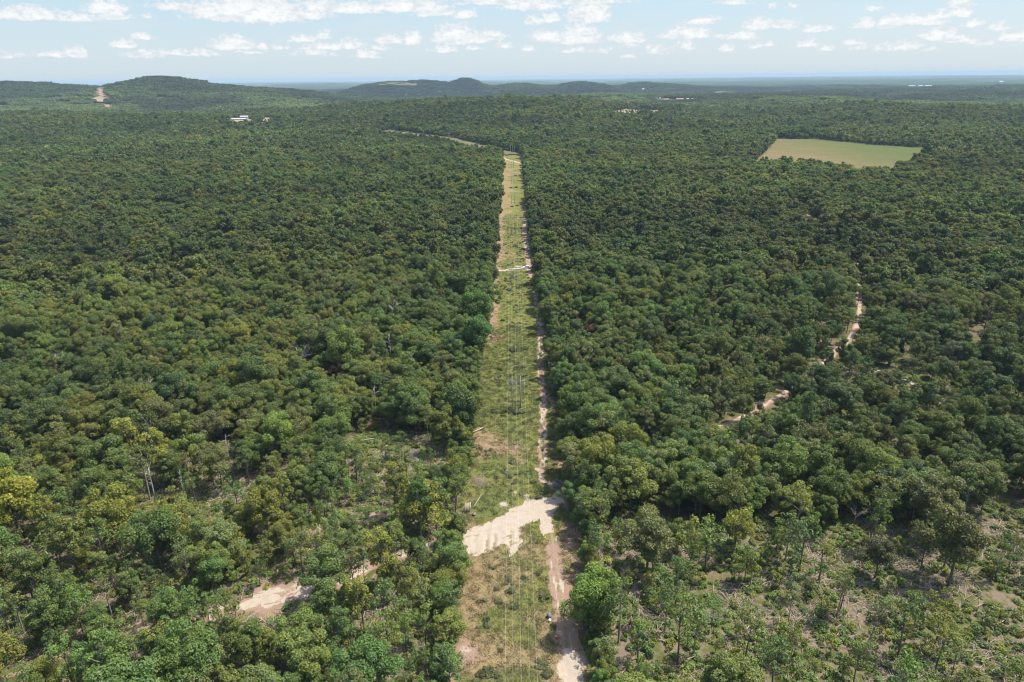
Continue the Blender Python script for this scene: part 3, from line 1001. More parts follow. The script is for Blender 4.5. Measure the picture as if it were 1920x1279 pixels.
def clump_leaves(centres, radii, per_area, size, r, flat=0.8, updn=0.55, spread=0.62):
    Cs, Ns, Lv = [], [], []
    for c, ra in zip(centres, radii):
        n = max(5, int(per_area * ra * ra * 4 * math.pi * 0.8))
        d_ = unit(r, n)
        d_[:, 2] += 0.18
        d_ /= np.linalg.norm(d_, axis=1)[:, None]
        f = (0.62 + 0.42 * r.random(n) ** 0.7)[:, None]
        p = c + d_ * f * ra * np.array([1, 1, flat])
        nn = d_ * spread + r.normal(size=(n, 3)) * 0.5 + np.array([0, 0, updn])
        nn /= np.linalg.norm(nn, axis=1)[:, None]
        Cs.append(p)
        Ns.append(nn)
        b = 0.88 + 0.26 * r.random()
        y_ = r.random() * 0.14
        lv = b * (0.78 + 0.44 * r.random(n))
        Lv.append(np.stack([lv * (1 + y_), lv, lv * (1 - y_)], 1))
    C, N, L = np.concatenate(Cs), np.concatenate(Ns), np.concatenate(Lv)
    V, Q = leaf_cloud(C, N, size, r)
    return V, Q, np.repeat(L, 4, axis=0)


def crown_layout(kind, r):
    """Heights for a tree about 13 m tall; returns clump centres, radii, height of first limbs, total height."""
    if kind == 'oak':
        H, R, z0 = 13.0, 4.3 * r.uniform(.92, 1.1), r.uniform(3.6, 5.0)
        n = 21
    elif kind == 'hickory':
        H, R, z0 = 15.0, 3.1 * r.uniform(.92, 1.1), r.uniform(4.0, 5.5)
        n = 18
    elif kind == 'edge':
        H, R, z0 = 13.0, 3.6, 0.9
        n = 26
    elif kind == 'thin':
        H, R, z0 = 12.0, 2.9, 5.5
        n = 12
    elif kind == 'sapling':
        H, R, z0 = 5.0, 1.5, 1.3
        n = 8
    cz, hz = (z0 + H) / 2, (H - z0) / 2
    C, Rd = [], []
    l2, l3, lop = r.uniform(.08, .26), r.uniform(.05, .18), r.normal(size=2) * R * .16
    p2, p3 = r.uniform(0, 6.28), r.uniform(0, 6.28)
    n = int(n * 1.35)
    for i in range(n):
        g = (i + 0.5) / n
        u = 1 - 1.75 * g + r.uniform(-.10, .10)    # from top to underside
        ph = i * 2.39996 + r.uniform(-.6, .6)
        lobe = 1 + l2 * math.cos(2 * (ph - p2)) + l3 * math.cos(3 * (ph - p3))
        rad = math.sqrt(max(0.02, 1 - min(1, u * u))) ** 0.8 * lobe
        f = r.uniform(0.50, 0.98)
        C.append((R * rad * math.cos(ph) * f + lop[0], R * rad * math.sin(ph) * f + lop[1], cz + hz * (u * 0.84) + r.normal() * .55))
        Rd.append(R * r.uniform(0.17, 0.40) * (0.82 if kind == 'thin' else 1.0))
    C.append((lop[0], lop[1], cz + hz * .1))
    Rd.append(R * 0.42)
    return np.array(C), np.array(Rd), z0, H


def tree_arrays(kind, seed, lod):
    r = np.random.default_rng(seed)
    C, Rd, z0, H = crown_layout(kind, r)
    size, pa = {0: (0.195, 19.0), 1: (0.44, 5.8), 2: (1.10, 1.2)}[lod]
    if kind == 'thin':
        pa *= 0.46
    if kind == 'sapling':
        size *= 0.75
        pa *= 1.6
    V, Q, L = clump_leaves(C, Rd, pa, size, r)
    m = MB()
    lean = r.normal(size=2) * 0.35
    th_ = H * 0.72
    r0 = {'oak': .21, 'hickory': .19, 'edge': .18, 'thin': .15, 'sapling': .05}[kind]
    tp = [np.array([lean[0] * t * t + .12 * math.sin(3 * t + seed), lean[1] * t * t, th_ * t - 0.25 * (t == 0)]) for t in np.linspace(0, 1, 6 if lod == 0 else 3)]
    m.tube(tp, np.linspace(r0 * 1.25, r0 * .35, len(tp)), 6 if lod == 0 else 4, cap=False)
    if lod == 0:
        for c, ra in zip(C[:-1], Rd[:-1]):
            if c[2] < z0 - .5:
                continue
            tb = np.clip((c[2] - ra - 1.5) / th_, .25, .95)
            st_ = np.array([lean[0] * tb * tb, lean[1] * tb * tb, th_ * tb])
            mid = (st_ + c) / 2 + r.normal(size=3) * .25
            m.tube([st_, mid, c], [r0 * .42, r0 * .28, r0 * .12], 4, cap=False)
    return V, Q, L, m.arrays()


def leaf_mesh(name, V, Q, L):
    L4 = np.concatenate([L, np.ones((len(L), 1))], 1)
    return mesh_np(name, V, Q, [M_LEAF], attrs={'leafvar': ('FLOAT_COLOR', L4)})


def joined(name, V, Q, L, bark):
    BV, BQ, BT = bark
    VV = np.concatenate([V, BV])
    n = len(V)
    fs = [Q, BQ + n] + ([BT + n] if len(BT) else [])
    mi = np.concatenate([np.zeros(len(Q), int), np.ones(len(BQ) + len(BT), int)])
    L4 = np.ones((len(VV), 4))
    L4[:n, :3] = L
    return mesh_np(name, VV, fs, [M_LEAF, M_BARK], midx=mi, attrs={'leafvar': ('FLOAT_COLOR', L4)})


def cedar_arrays(seed, lod):
    r = np.random.default_rng(seed)
    H, R = 8.5, 1.9
    n = {0: 1500, 1: 380, 2: 60}[lod]
    z = H * (1 - np.sqrt(r.random(n))) * 0.97 + 0.35
    ph = r.random(n) * 2 * math.pi
    rad = R * (1 - z / (H + .3)) * (0.6 + 0.45 * r.random(n)) * (0.85 + .3 * np.sin(3 * ph + z * 2.1))
    C = np.stack([rad * np.cos(ph), rad * np.sin(ph), z], 1)
    N = np.stack([np.cos(ph), np.sin(ph), 0.5 + 0 * ph], 1) + r.normal(size=(n, 3)) * .45
    N /= np.linalg.norm(N, axis=1)[:, None]
    V, Q = leaf_cloud(C, N, {0: .27, 1: .5, 2: 1.1}[lod], r)
    L = np.repeat((0.8 + .4 * r.random((n, 1))) * np.ones((1, 3)), 4, axis=0)
    m = MB()
    m.tube([(0, 0, -.2), (0, 0, H * .8)], [.13, .03], 5, cap=False)
    return V, Q, L, m.arrays()


KINDS = {'oak_tree': ('oak', 10), 'hickory_tree': ('hickory', 6), 'edge_tree': ('edge', 5), 'thin_tree': ('thin', 6), 'sapling': ('sapling', 3), 'cedar_tree': ('cedar', 2)}
NEAR = {}        # kind -> [(crown mesh, trunk mesh)]
PROTO = {0: {}, 1: {}, 2: {}}   # lod -> kind -> [mesh]
seedc = 100
for kd, (k, n) in KINDS.items():
    NEAR[kd] = []
    for lod in (0, 1, 2):
        PROTO[lod][kd] = []
    for i in range(n):
        seedc += 1
        for lod in (0, 1, 2):
            if k == 'cedar':
                V, Q, L, bark = cedar_arrays(seedc, lod)
            else:
                V, Q, L, bark = tree_arrays(k, seedc, lod)
            if lod == 0:
                BV, BQ, BT = bark
                NEAR[kd].append((leaf_mesh('crown', V, Q, L), mesh_np('trunk', BV, [BQ, BT], [M_BARKP if i % 2 and k in ('thin', 'hickory') else M_BARK], smooth=True)))
            PROTO[lod][kd].append(joined('%s_%d' % (kd, lod), V, Q, L, bark))


# ------------------------------------------------------------------ where the trees stand
def jitter_grid(s, rmin, rmax, seed):
    r = np.random.default_rng(seed)
    ny = int(rmax / (s * .87)) + 2
    nx = int(2 * rmax * 0.92 / s) + 2
    iy, ix = np.meshgrid(np.arange(ny), np.arange(nx), indexing='ij')
    y = iy * s * .87 + 30
    x = (ix - nx / 2 + 0.5 * (iy % 2)) * s
    x = x + (r.random(x.shape) - .5) * s * .8
    y = y + (r.random(x.shape) - .5) * s * .8
    x, y = x.ravel(), y.ravel()
    D = np.hypot(x, y)
    k = (D > rmin) & (D < rmax) & (np.abs(x) < (y + 40) * 0.80 + 45) & (y > 62)
    return x[k], y[k]


PAL = np.array([
    (0.084, 0.103, 0.027), (0.068, 0.099, 0.027), (0.057, 0.092, 0.028), (0.046, 0.077, 0.026), (0.081, 0.102, 0.042),
    (0.104, 0.117, 0.024), (0.092, 0.088, 0.036), (0.072, 0.110, 0.027)]) * np.array([1.33, 1.25, 0.97])


def tints(x, y, r):
    n = len(x)
    px, py, _ = proj(x, y, 0 * x)
    w = np.ones((n, len(PAL)))
    s1, s2 = fbm(x / 55, y / 55, 201, 3), fbm(x / 130, y / 130, 202, 3)
    right = sst(px, 900, 1300)
    near = sst(py, 620, 1000)
    w[:, 0] = 1.0 + 1.0 * right + .5 * near
    w[:, 1] = 1.2
    w[:, 2] = 1.3 - .7 * right + 2 * (s1 > .55)
    w[:, 3] = 0.8 + 1.6 * (s2 > .55) - .5 * near
    w[:, 4] = .5 + .9 * right
    w[:, 5] = .25 + .9 * near * (1 - .6 * right) + .8 * (s1 < .38)
    w[:, 6] = .10
    w[:, 7] = 1.0 + .6 * near * (1 - right)
    w = np.clip(w, .02, None)
    cw = np.cumsum(w / w.sum(1, keepdims=True), axis=1)
    pick = (r.random(n)[:, None] > cw).sum(1).clip(0, len(PAL) - 1)
    c = PAL[pick] * (0.80 + 0.40 * r.random((n, 1)))
    c = c * (1 + .065 * r.normal(size=(n, 3)) * np.array([1, .4, 1]))
    c = c * (0.52 + 1.0 * fbm(x / 190, y / 120, 205, 3))[:, None]          # whole stands lighter or darker
    c = c * (1 + 0.16 * (sst(py, 840, 1000) * (1 - .45 * right)))[:, None]
    c[:, 0] *= 0.91 + 0.17 * sst(fbm(x / 110, y / 80, 207, 3), .3, .7)      # some stands fresher, some drier
    c[:, 0] = np.minimum(c[:, 0], c[:, 1] * 0.91)
    return np.clip(c, .008, .3), pick


def scatter(s, rmin, rmax, seed):
    x, y = jitter_grid(s, rmin, rmax, seed)
    dn, op = world_masks(x, y)
    r = np.random.default_rng(seed + 1)
    k = r.random(len(x)) < dn
    return x[k], y[k], dn[k], op[k]


R1, R2, R3 = 1250.0, 2500.0, 8200.0
xa, ya, da, oa = scatter(6.1, 60, R1, 301)
xb, yb, db, ob = scatter(7.2, R1, R2, 303)
# young growth under and between the thinned trees
xc, yc = jitter_grid(4.7, 60, 360, 305)
cpx, cpy, _ = proj(xc, yc, 0 * xc)
dc, oc = world_masks(xc, yc)
rc = np.random.default_rng(306)
kc = (dc > .3) & (oc > .6) & (rc.random(len(xc)) < .64) & (xc < left_edge(yc) - 3) | ((dc > .3) & inpoly(cpx, cpy, CUT_RIGHT) & (rc.random(len(xc)) < .16) & (xc > right_edge(yc) + 4))
xc, yc, dc, oc = xc[kc], yc[kc], dc[kc], oc[kc]
# the lower storey that closes the canopy between the big crowns
xu, yu, du, ou = scatter(6.0, 60, 1150, 309)
ku = (ou < .6) & (rc.random(len(xu)) < .62)
NU = int(ku.sum())
xc, yc, oc = np.concatenate([xc, xu[ku]]), np.concatenate([yc, yu[ku]]), np.concatenate([oc, ou[ku]])
# rows that close the wood towards the clearing
re1 = np.random.default_rng(77)
ey = np.arange(72, Y_END, 3.3)
ey = ey + re1.uniform(-1.2, 1.2, len(ey))
exl = left_edge(ey) - re1.uniform(1.4, 3.4, len(ey))
exr = right_edge(ey) + re1.uniform(2.4, 4.2, len(ey))
kl = np.ones(len(ey), bool)
for a, b in ((160, 176), (448, 454), (1068, 1085)):
    kl &= ~((ey > a) & (ey < b))
kr = np.ones(len(ey), bool)
for a, b in ((186, 199), (448, 452), (1010, 1040)):
    kr &= ~((ey > a) & (ey < b))
ex = np.concatenate([exl[kl], exr[kr]])
eyy = np.concatenate([ey[kl], ey[kr]])
X = np.concatenate([xa, xb, xc, ex])
Y = np.concatenate([ya, yb, yc, eyy])
OP = np.concatenate([oa, ob, oc, np.zeros(len(ex))])
EDGE = np.concatenate([np.zeros(len(xa) + len(xb) + len(xc), bool), np.ones(len(ex), bool)])
YOUNG = np.concatenate([np.zeros(len(xa) + len(xb), bool), np.ones(len(xc), bool), np.zeros(len(ex), bool)])
rt = np.random.default_rng(404)
n = len(X)
stand = fbm(X / 70, Y / 70, 211, 3)
SC = (0.70 + 0.50 * stand) * (0.66 + 0.66 * rt.random(n) ** 1.4)
u = rt.random(n)
kind = np.where(u < .68, 0, np.where(u < .88, 1, np.where(u < .965, 3, 5)))      # oak, hickory, thin, cedar
kind = np.where((OP > .5) & (u > .35) & (u < .70), 3, kind)
kind = np.where((OP > .9) & (u > .52), np.where(u < .80, 3, 4), kind)
kind = np.where(EDGE, np.where(u < .62, 2, np.where(u < .85, 0, 1)), kind)
fpx, fpy, _ = proj(X, Y, 0 * X)
incut = inpoly(fpx, fpy, CUT_RIGHT) & (np.hypot(X, Y) < 620)
inleft = (fpy > 860) & (fpx < 880) & ~EDGE
kind = np.where(incut & ~EDGE & ~YOUNG, np.where(u < .80, 3, np.where(u < .94, 4, 0)), kind)
kind = np.where(inleft & (u > .18) & (u < .48), 3, kind)
SC = np.where((rt.random(n) < .035) & ~EDGE, SC * 1.3, SC)
SC = np.where(EDGE & (X > 0) & (Y < 215), np.minimum(SC, .74), SC)
SC = np.where(incut & ~EDGE, SC * 1.12, np.where(inleft, SC * 1.06, SC))
STOREY = np.zeros(n, bool)
STOREY[len(xa) + len(xb) + len(xc) - NU:len(xa) + len(xb) + len(xc)] = True
kind = np.where(YOUNG, np.where(u < .72, 4, 3), kind)
kind = np.where(STOREY, np.where(u < .5, 0, np.where(u < .8, 1, 4)), kind)
SC = np.where(YOUNG & ~STOREY, np.where(kind == 4, SC * 1.05, SC * .66), SC)
SC = np.where(STOREY, np.where(kind == 4, SC * 1.5, SC * .68), SC)
SC = np.where(kind == 4, SC * 1.15, SC)
SC = np.where(EDGE, SC * .92 * np.where(Y < 330, .78, 1.0), SC)
# trees between the viewer and the far stretch of the line are kept low, as they are under a line
dl = dseg(X, Y, LANE)
SC = np.where((dl < 130) & (X < LANE[0, 0] - 20) & (Y < 1640) & (Y > 1150) & (inpoly(X, Y, np.vstack([LANE, LANE[::-1] + np.array([-40, -190])]))), SC * .60, SC)
SC = np.where(inpoly(X, Y, HILL_BARE[-1]), SC * .42, SC)
for p_, rad_ in OPEN_W:          # the trees on the viewer's side of the road's openings are young and low
    if p_[0] < 0:
        continue
    u_ = p_ / np.hypot(*p_)
    along = np.hypot(*p_) - (X * u_[0] + Y * u_[1])
    side = np.abs(X * u_[1] - Y * u_[0])
    dep_ = EYE / np.hypot(*p_)
    low = (along > -2) & (along < 11.0 / dep_) & (side < rad_ * .95)
    SC = np.where(low, SC * (0.30 + .5 * np.clip(along * dep_ / 13.0, 0, 1)), SC)
kd_names = ['oak_tree', 'hickory_tree', 'edge_tree', 'thin_tree', 'sapling', 'cedar_tree']
kind = np.where((kind == 5) & (np.hypot(X, Y) < 330), 1, kind)
TINT, PICK = tints(X, Y, rt)
ced = kind == 5
TINT[ced] = np.array([0.026, 0.042, 0.018]) * (0.8 + .5 * rt.random((ced.sum(), 1)))
sap = kind == 4
TINT[sap] *= 1.15
ROT = rt.random(n) * 2 * math.pi
VAR = (rt.random(n) * 1000).astype(int)
ZZ = hgt(X, Y) - 0.1

# the few trees that stand out in the photograph: foot in the picture, kind, size, colour
SPECIAL = [
    (40, 1010, 'oak_tree', 1.75, (0.200, 0.215, 0.026), 'very broad yellow-green oak at the left edge, brightest crown in the woods'),
    (165, 800, 'oak_tree', 1.05, (0.130, 0.138, 0.022), 'small yellow-green oak behind and right of the broad yellow one'),
    (300, 650, 'oak_tree', 1.3, (0.060, 0.095, 0.030), 'large fresh green oak in the middle of the left woods'),
    (665, 1115, 'thin_tree', 1.15, (0.066, 0.080, 0.024), 'tall open tree with bare dark trunk standing on the left sandy road'),
    (1175, 1118, 'thin_tree', 0.72, (0.085, 0.092, 0.020), 'small round-topped tree on a dark bare trunk right of the track'),
    (1622, 1215, 'thin_tree', 1.05, (0.066, 0.085, 0.034), 'slanting open tree in the cut-over ground at lower right'),
    (1640, 1085, 'oak_tree', 0.95, (0.072, 0.080, 0.030), 'rounded tree with forked pale trunk amid the lower right slash'),
    (1725, 1070, 'thin_tree', 1.1, (0.070, 0.078, 0.026), 'tall tree with straight dark trunk beside the yellow bush'),
    (1110, 645, 'oak_tree', 0.75, (0.150, 0.062, 0.036), 'rust-brown dying tree in the right woods, larger of two'),
    (1036, 528, 'oak_tree', 0.5, (0.170, 0.058, 0.035), 'small rust-red tree by the clearing below the white car'),
    (640, 725, 'oak_tree', 0.85, (0.120, 0.070, 0.040), 'reddish brown withering tree in the left woods'),
    (602, 690, 'oak_tree', 0.42, (0.200, 0.105, 0.030), 'small orange-leaved tree beside the bare fan-shaped snag'),
    (1468, 885, 'oak_tree', 0.62, (0.130, 0.130, 0.022), 'small bright yellow-green tree in the right woods'),
    (1122, 1215, 'edge_tree', 0.62, (0.070, 0.100, 0.016), 'broad fresh-green bushy tree beside the near track'),
    (1075, 850, 'edge_tree', 1.10, (0.058, 0.092, 0.022), 'fresh green tree at the right edge above the sandy road'),
    (1490, 720, 'oak_tree', 1.0, (0.085, 0.100, 0.018), 'yellowish green oak beside the right winding road'),
    (1778, 700, 'oak_tree', 1.05, (0.085, 0.105, 0.060), 'pale grey-green oak in the far right woods'),
    (1180, 607, 'oak_tree', 0.5, (0.150, 0.095, 0.035), 'small orange-tinged tree right of the larger rust-brown one'),
]
# no wood right around these
keep = np.ones(n, bool)
spec_w = [G(s[0], s[1]) for s in SPECIAL]
for s, p in zip(SPECIAL, spec_w):
    keep &= ~(np.hypot(X - p[0], Y - p[1]) < 3.4 * s[3])
    u_ = np.hypot(p[0], p[1])
    fx, fy = p[0] - p[0] / u_ * 6.5 * s[3], p[1] - p[1] / u_ * 6.5 * s[3]
    keep &= ~((np.hypot(X - fx, Y - fy) < 4.0 * s[3]) & (rt.random(n) < .8))

# room in front of the bare snags
SNAGS = [
    (740, 610, 1.0, 'spread', 'tall bleached snag with spreading bare limbs in the left woods'),
    (568, 690, 1.05, 'fan', 'wide grey fan-shaped snag in the left woods'),
    (667, 690, .95, 'pole', 'slender grey bare trunk right of the fan-shaped snag'),
    (733, 675, .8, 'pole', 'bare upright grey trunk near the orange tree'),
    (846, 575, .7, 'pole', 'thin bleached snag close to the clearing in the left woods'),
    (283, 770, .75, 'spread', 'small white snag above the yellow-green trees'),
    (292, 945, .8, 'pole', 'pale bare trunk in the thinned trees at left'),
    (1180, 838, .7, 'fan', 'small grey bushy snag in the right woods'),
    (1600, 985, .42, 'spread', 'pinkish brown dead tree at the edge of the cut-over ground'),
    (790, 600, .5, 'pole', 'short bare stem in the left woods'),
    (1150, 560, .8, 'pole', 'slim grey bare trunk right of the white car in the woods'), (1405, 690, .6, 'fan', 'small grey snag left of the right winding road'),
    (1215, 930, .75, 'spread', 'forked pale snag behind the upper slash'), (430, 870, .7, 'pole', 'slim bleached trunk in the left woods above the trail'),
    (120, 700, .7, 'spread', 'grey spreading snag near the left frame edge'), (1320, 620, .7, 'pole', 'thin grey stem in the middle right woods'),
    (705, 780, .8, 'pole', 'pale straight stem at the back of the small left gap'), (345, 930, .6, 'pole', 'leaning pale stem right of the bare left trunk'),
    (1842, 630, 1.0, 'pole', 'tall dark bare trunk at the right, alone in a gap'),
]
snag_w = [G(s[0], s[1]) for s in SNAGS]
for s, p in zip(SNAGS, snag_w):
    u_ = np.hypot(p[0], p[1])
    keep &= ~(np.hypot(X - p[0], Y - p[1]) < 3.5 * s[2])
    for q in (6, 12):
        keep &= ~(np.hypot(X - p[0] * (1 - q / u_), Y - p[1] * (1 - q / u_)) < 4.2 * s[2])
X, Y, ZZ, SC, kind, TINT, PICK, ROT, VAR, EDGE, OP = [a[keep] for a in (X, Y, ZZ, SC, kind, TINT, PICK, ROT, VAR, EDGE, OP)]
n = len(X)

# ------------------------------------------------------------------ which trees are objects of their own
KIND_R = np.array([4.3, 3.1, 3.6, 2.9, 1.5, 1.9])
KIND_H = np.array([13, 15, 13, 12, 5, 8.5])
pxc, pyc, Zc = proj(X, Y, ZZ + KIND_H[kind] * SC * .6)
inframe = (pxc > -15) & (pxc < 1935) & (pyc > -10) & (pyc < 1300)
big = np.where(inframe, SC * np.sqrt(KIND_R[kind] * KIND_H[kind]) / Zc, 0)
solo = np.zeros(n, bool)
LIMITS = {0: 225, 1: 150, 2: 175, 3: 170, 4: 110, 5: 60}      # within the 300 that show largest of each kind
for kk, lim in LIMITS.items():
    c = np.where((kind == kk) & (big > 0))[0]
    c = c[np.argsort(-big[c])][:lim]
    solo[c] = True

LANDMARKS = [
    ('the sandy road crossing', 960, 985), ('the pale log stubs', 880, 945), ('the white bucket', 1031, 1165), ('the forked white log', 1405, 1180),
    ('the curved grey logs', 1225, 1200), ('the left sand pad', 525, 1120), ('the broad yellow-green oak', 50, 905), ('the small sandy gap', 225, 1185),
    ('the slanting open tree', 1622, 1160), ('the forked-trunk tree', 1640, 1030), ('the bottom left corner', 0, 1279), ('the bottom right corner', 1920, 1279),
    ('the brush pile', 900, 905), ('the clearing\'s near left edge', 850, 1200), ('the clearing\'s near right edge', 1110, 1150), ('the small left gap', 740, 870),
    ('the pinkish dead tree', 1600, 960), ('the tall road-side tree', 665, 1060), ('the bare trunk at left', 292, 915), ('the faint left trail', 480, 990),
    ('the right road bend', 1380, 790), ('the right-hand frame edge', 1920, 1050), ('the left-hand frame edge', 0, 1120), ('the bottom centre-left', 640, 1270),
    ('the bottom right slash', 1400, 1279), ('the first power line frame', 968, 750), ('the small round-topped tree', 1175, 1075), ('the white car', 987, 498),
]
ORD = 'nearest,second,third,fourth,fifth,sixth,seventh,eighth,ninth,tenth,eleventh,twelfth,thirteenth,fourteenth,fifteenth,sixteenth,seventeenth,eighteenth,nineteenth,twentieth'.split(',')


def ordinal(i):
    if i < 20:
        return ORD[i]
    j = i + 1
    suf = 'th' if 10 < j % 100 < 14 else {1: 'st', 2: 'nd', 3: 'rd'}.get(j % 10, 'th')
    return '%d%s' % (j, suf)


COLN = ['olive', 'mid-green', 'green', 'dark green', 'grey-green', 'yellowish green', 'brownish', 'fresh green']
KWORD = {0: 'broad oak', 1: 'narrow hickory', 2: 'leafy edge tree', 3: 'open thin-crowned tree', 4: 'sapling', 5: 'conical cedar'}
KCAT = {0: 'oak tree', 1: 'hickory tree', 2: 'tree', 3: 'tree', 4: 'sapling', 5: 'cedar tree'}
KGRP = {0: 'broad oaks in the nearer woods', 1: 'narrow hickories in the nearer woods', 2: 'leafy trees walling the clearing', 3: 'open-crowned trees left after thinning',
        4: 'saplings in the thinned ground', 5: 'cedars among the hardwoods'}
KNAME = {0: 'oak_tree', 1: 'hickory_tree', 2: 'edge_tree', 3: 'thin_tree', 4: 'sapling', 5: 'cedar_tree'}


def direction(px, py, lx, ly):
    if lx <= 0:
        return 'in from'
    if abs(px - lx) > abs(py - ly) * 1.1:
        return 'right of' if px > lx else 'left of'
    return 'behind' if py < ly else 'in front of'


def add_tree(kk, var, loc, s, rz, tint, label, name=None, cat=None, group=None, sz=1.0, tilt=(0, 0)):
    kd = kd_names[kk]
    cr, tr_ = NEAR[kd][var % len(NEAR[kd])]
    e = empty(name or KNAME[kk], loc, rz)
    e.rotation_euler = (tilt[0], tilt[1], rz)
    e.scale = (s, s, s * sz)
    tag(e, label, cat or KCAT[kk], group or KGRP[kk])
    link('trunk', tr_, e)
    c = link('crown', cr, e)
    c['tint'] = [float(q) for q in tint] + [1.0]
    return e


idxs = np.where(solo)[0]
near_l = []
for i in idxs:
    dd = [math.hypot((pxc[i] - l[1]), (pyc[i] - l[2]) * 1.3) for l in LANDMARKS]
    j = int(np.argmin(dd))
    near_l.append((int(kind[i]), j, dd[j], int(i)))
cnt = {}
for kk, j, dd_, i in sorted(near_l):
    c = cnt.get((kk, j), 0)
    cnt[(kk, j)] = c + 1
    l = LANDMARKS[j]
    col = 'dark green' if kk == 5 else COLN[PICK[i]]
    lab_ = '%s %s %s %s, %s such tree' % (col, KWORD[kk], direction(pxc[i], pyc[i], l[1], l[2]), l[0], 'first' if c == 0 else ordinal(c))
    szz = 0.9 + 0.25 * ((VAR[i] * 7) % 10) / 10
    add_tree(kk, VAR[i], (X[i], Y[i], ZZ[i]), SC[i], ROT[i], TINT[i], lab_, sz=szz)
for s, p in zip(SPECIAL, spec_w):
    kk = kd_names.index(s[2])
    tl = (0.0, 0.0)
    if 'slanting' in s[5]:
        tl = (-0.05, 0.24)
    add_tree(kk, random.randrange(50), (p[0], p[1], p[2] - .1), s[3], 0.0 if tl[1] else random.uniform(0, 6), s[4], s[5], group='trees that stand out by colour or stance', tilt=tl)


# ------------------------------------------------------------------ the rest of the woods: one mass, instanced
def instancer(name, P, protos, which, S, rz, tint, label):
    """A point cloud whose points carry which prototype stands there, its size, turn and colour."""
    me = bpy.data.meshes.new(name)
    me.vertices.add(len(P))
    me.vertices.foreach_set('co', np.ascontiguousarray(P, np.float32).ravel())
    for nm, typ, arr in (('proto', 'INT', which), ('size', 'FLOAT_VECTOR', S), ('turn', 'FLOAT', rz), ('tint', 'FLOAT_COLOR', tint)):
        at = me.attributes.new(nm, typ, 'POINT')
        if typ == 'INT':
            at.data.foreach_set('value', np.ascontiguousarray(arr, np.int32))
        elif typ == 'FLOAT':
            at.data.foreach_set('value', np.ascontiguousarray(arr, np.float32))
        elif typ == 'FLOAT_VECTOR':
            at.data.foreach_set('vector', np.ascontiguousarray(arr, np.float32).ravel())
        else:
            at.data.foreach_set('color', np.ascontiguousarray(arr, np.float32).ravel())
    o = link(name, me)
    pc = bpy.data.collections.new(name + '_prototypes')
    for i, m_ in enumerate(protos):
        po = bpy.data.objects.new('%s_p%03d' % (name, i), m_)
        pc.objects.link(po)
    ng = bpy.data.node_groups.new(name + '_scatter', 'GeometryNodeTree')
    ng.interface.new_socket('Geometry', in_out='INPUT', socket_type='NodeSocketGeometry')
    ng.interface.new_socket('Geometry', in_out='OUTPUT', socket_type='NodeSocketGeometry')
    N, L = ng.nodes, ng.links
    gi, go = N.new('NodeGroupInput'), N.new('NodeGroupOutput')
    ci = N.new('GeometryNodeCollectionInfo')
    ci.inputs['Collection'].default_value = pc
    ci.inputs['Separate Children'].default_value = True
    ci.inputs['Reset Children'].default_value = True
    ip = N.new('GeometryNodeInstanceOnPoints')
    ip.inputs['Pick Instance'].default_value = True

    def na(nm, typ):
        q = N.new('GeometryNodeInputNamedAttribute')
        q.data_type = typ
        q.inputs[0].default_value = nm
        return q.outputs[0]
    cx = N.new('ShaderNodeCombineXYZ')
    L.new(na('turn', 'FLOAT'), cx.inputs[2])
    L.new(gi.outputs[0], ip.inputs['Points'])
    L.new(ci.outputs[0], ip.inputs['Instance'])
    L.new(na('proto', 'INT'), ip.inputs['Instance Index'])
    L.new(cx.outputs[0], ip.inputs['Rotation'])
    L.new(na('size', 'FLOAT_VECTOR'), ip.inputs['Scale'])
    L.new(ip.outputs[0], go.inputs[0])
    md = o.modifiers.new('scatter', 'NODES')
    md.node_group = ng
    tag(o, label, kind='stuff')
    return o


def rgba(t):
    return np.concatenate([t, np.ones((len(t), 1))], 1)


protos, start = [], {}
for lod in (0, 1, 2):
    for kk, kd in enumerate(kd_names):
        start[(lod, kk)] = len(protos)
        protos += PROTO[lod][kd]
nvar = np.array([KINDS[k][1] for k in kd_names])
rest = ~solo
D = np.hypot(X, Y)
lod = np.where(D < 430, 0, np.where(D < 1150, 1, 2))
which = np.array([start[(int(a), int(b))] for a, b in zip(lod, kind)]) + VAR % nvar[kind]
szz = 0.9 + 0.25 * ((VAR * 7) % 10) / 10
S3 = np.stack([SC, SC, SC * szz], 1)
instancer('forest', np.stack([X, Y, ZZ], 1)[rest], protos, which[rest], S3[rest], ROT[rest], rgba(TINT[rest]),
          'continuous hardwood forest on both sides of the clearing')

# far woods: pieces of canopy, many crowns to a piece
PATCH = 42.0
patch_meshes = []
for v in range(5):
    r = np.random.default_rng(900 + v)
    Vs, Qs, Ls, off = [], [], [], 0
    g = np.arange(6) * 7.0 - 17.5
    for ax in g:
        for ay in g:
            cx_, cy_ = ax + r.uniform(-2.8, 2.8), ay + r.uniform(-2.8, 2.8)
            s = r.uniform(.75, 1.2)
            rad = 4.2 * s
            nl = 70
            d_ = unit(r, nl)
            d_[:, 2] = np.abs(d_[:, 2]) * 1.2 - .35
            C = np.array([cx_, cy_, 8.2 * s]) + d_ * rad * np.array([1, 1, 1.05]) * (0.7 + .35 * r.random((nl, 1)))
            N = d_ * .8 + r.normal(size=(nl, 3)) * .4 + np.array([0, 0, .35])
            N /= np.linalg.norm(N, axis=1)[:, None]
            V, Q = leaf_cloud(C, N, 1.55, r, .75)
            t = PAL[r.integers(0, len(PAL))] / np.array([.055, .072, .022]) * r.uniform(.8, 1.2)
            L = np.repeat(t * (0.85 + .3 * r.random((nl, 1))), 4, axis=0)
            Vs.append(V)
            Qs.append(Q + off)
            Ls.append(L)
            off += len(V)
    patch_meshes.append(leaf_mesh('patch', np.concatenate(Vs), np.concatenate(Qs), np.concatenate(Ls)))
px_, py_ = jitter_grid(PATCH * .95, R2 - 15, R3, 505)
dn, op = world_masks(px_, py_)
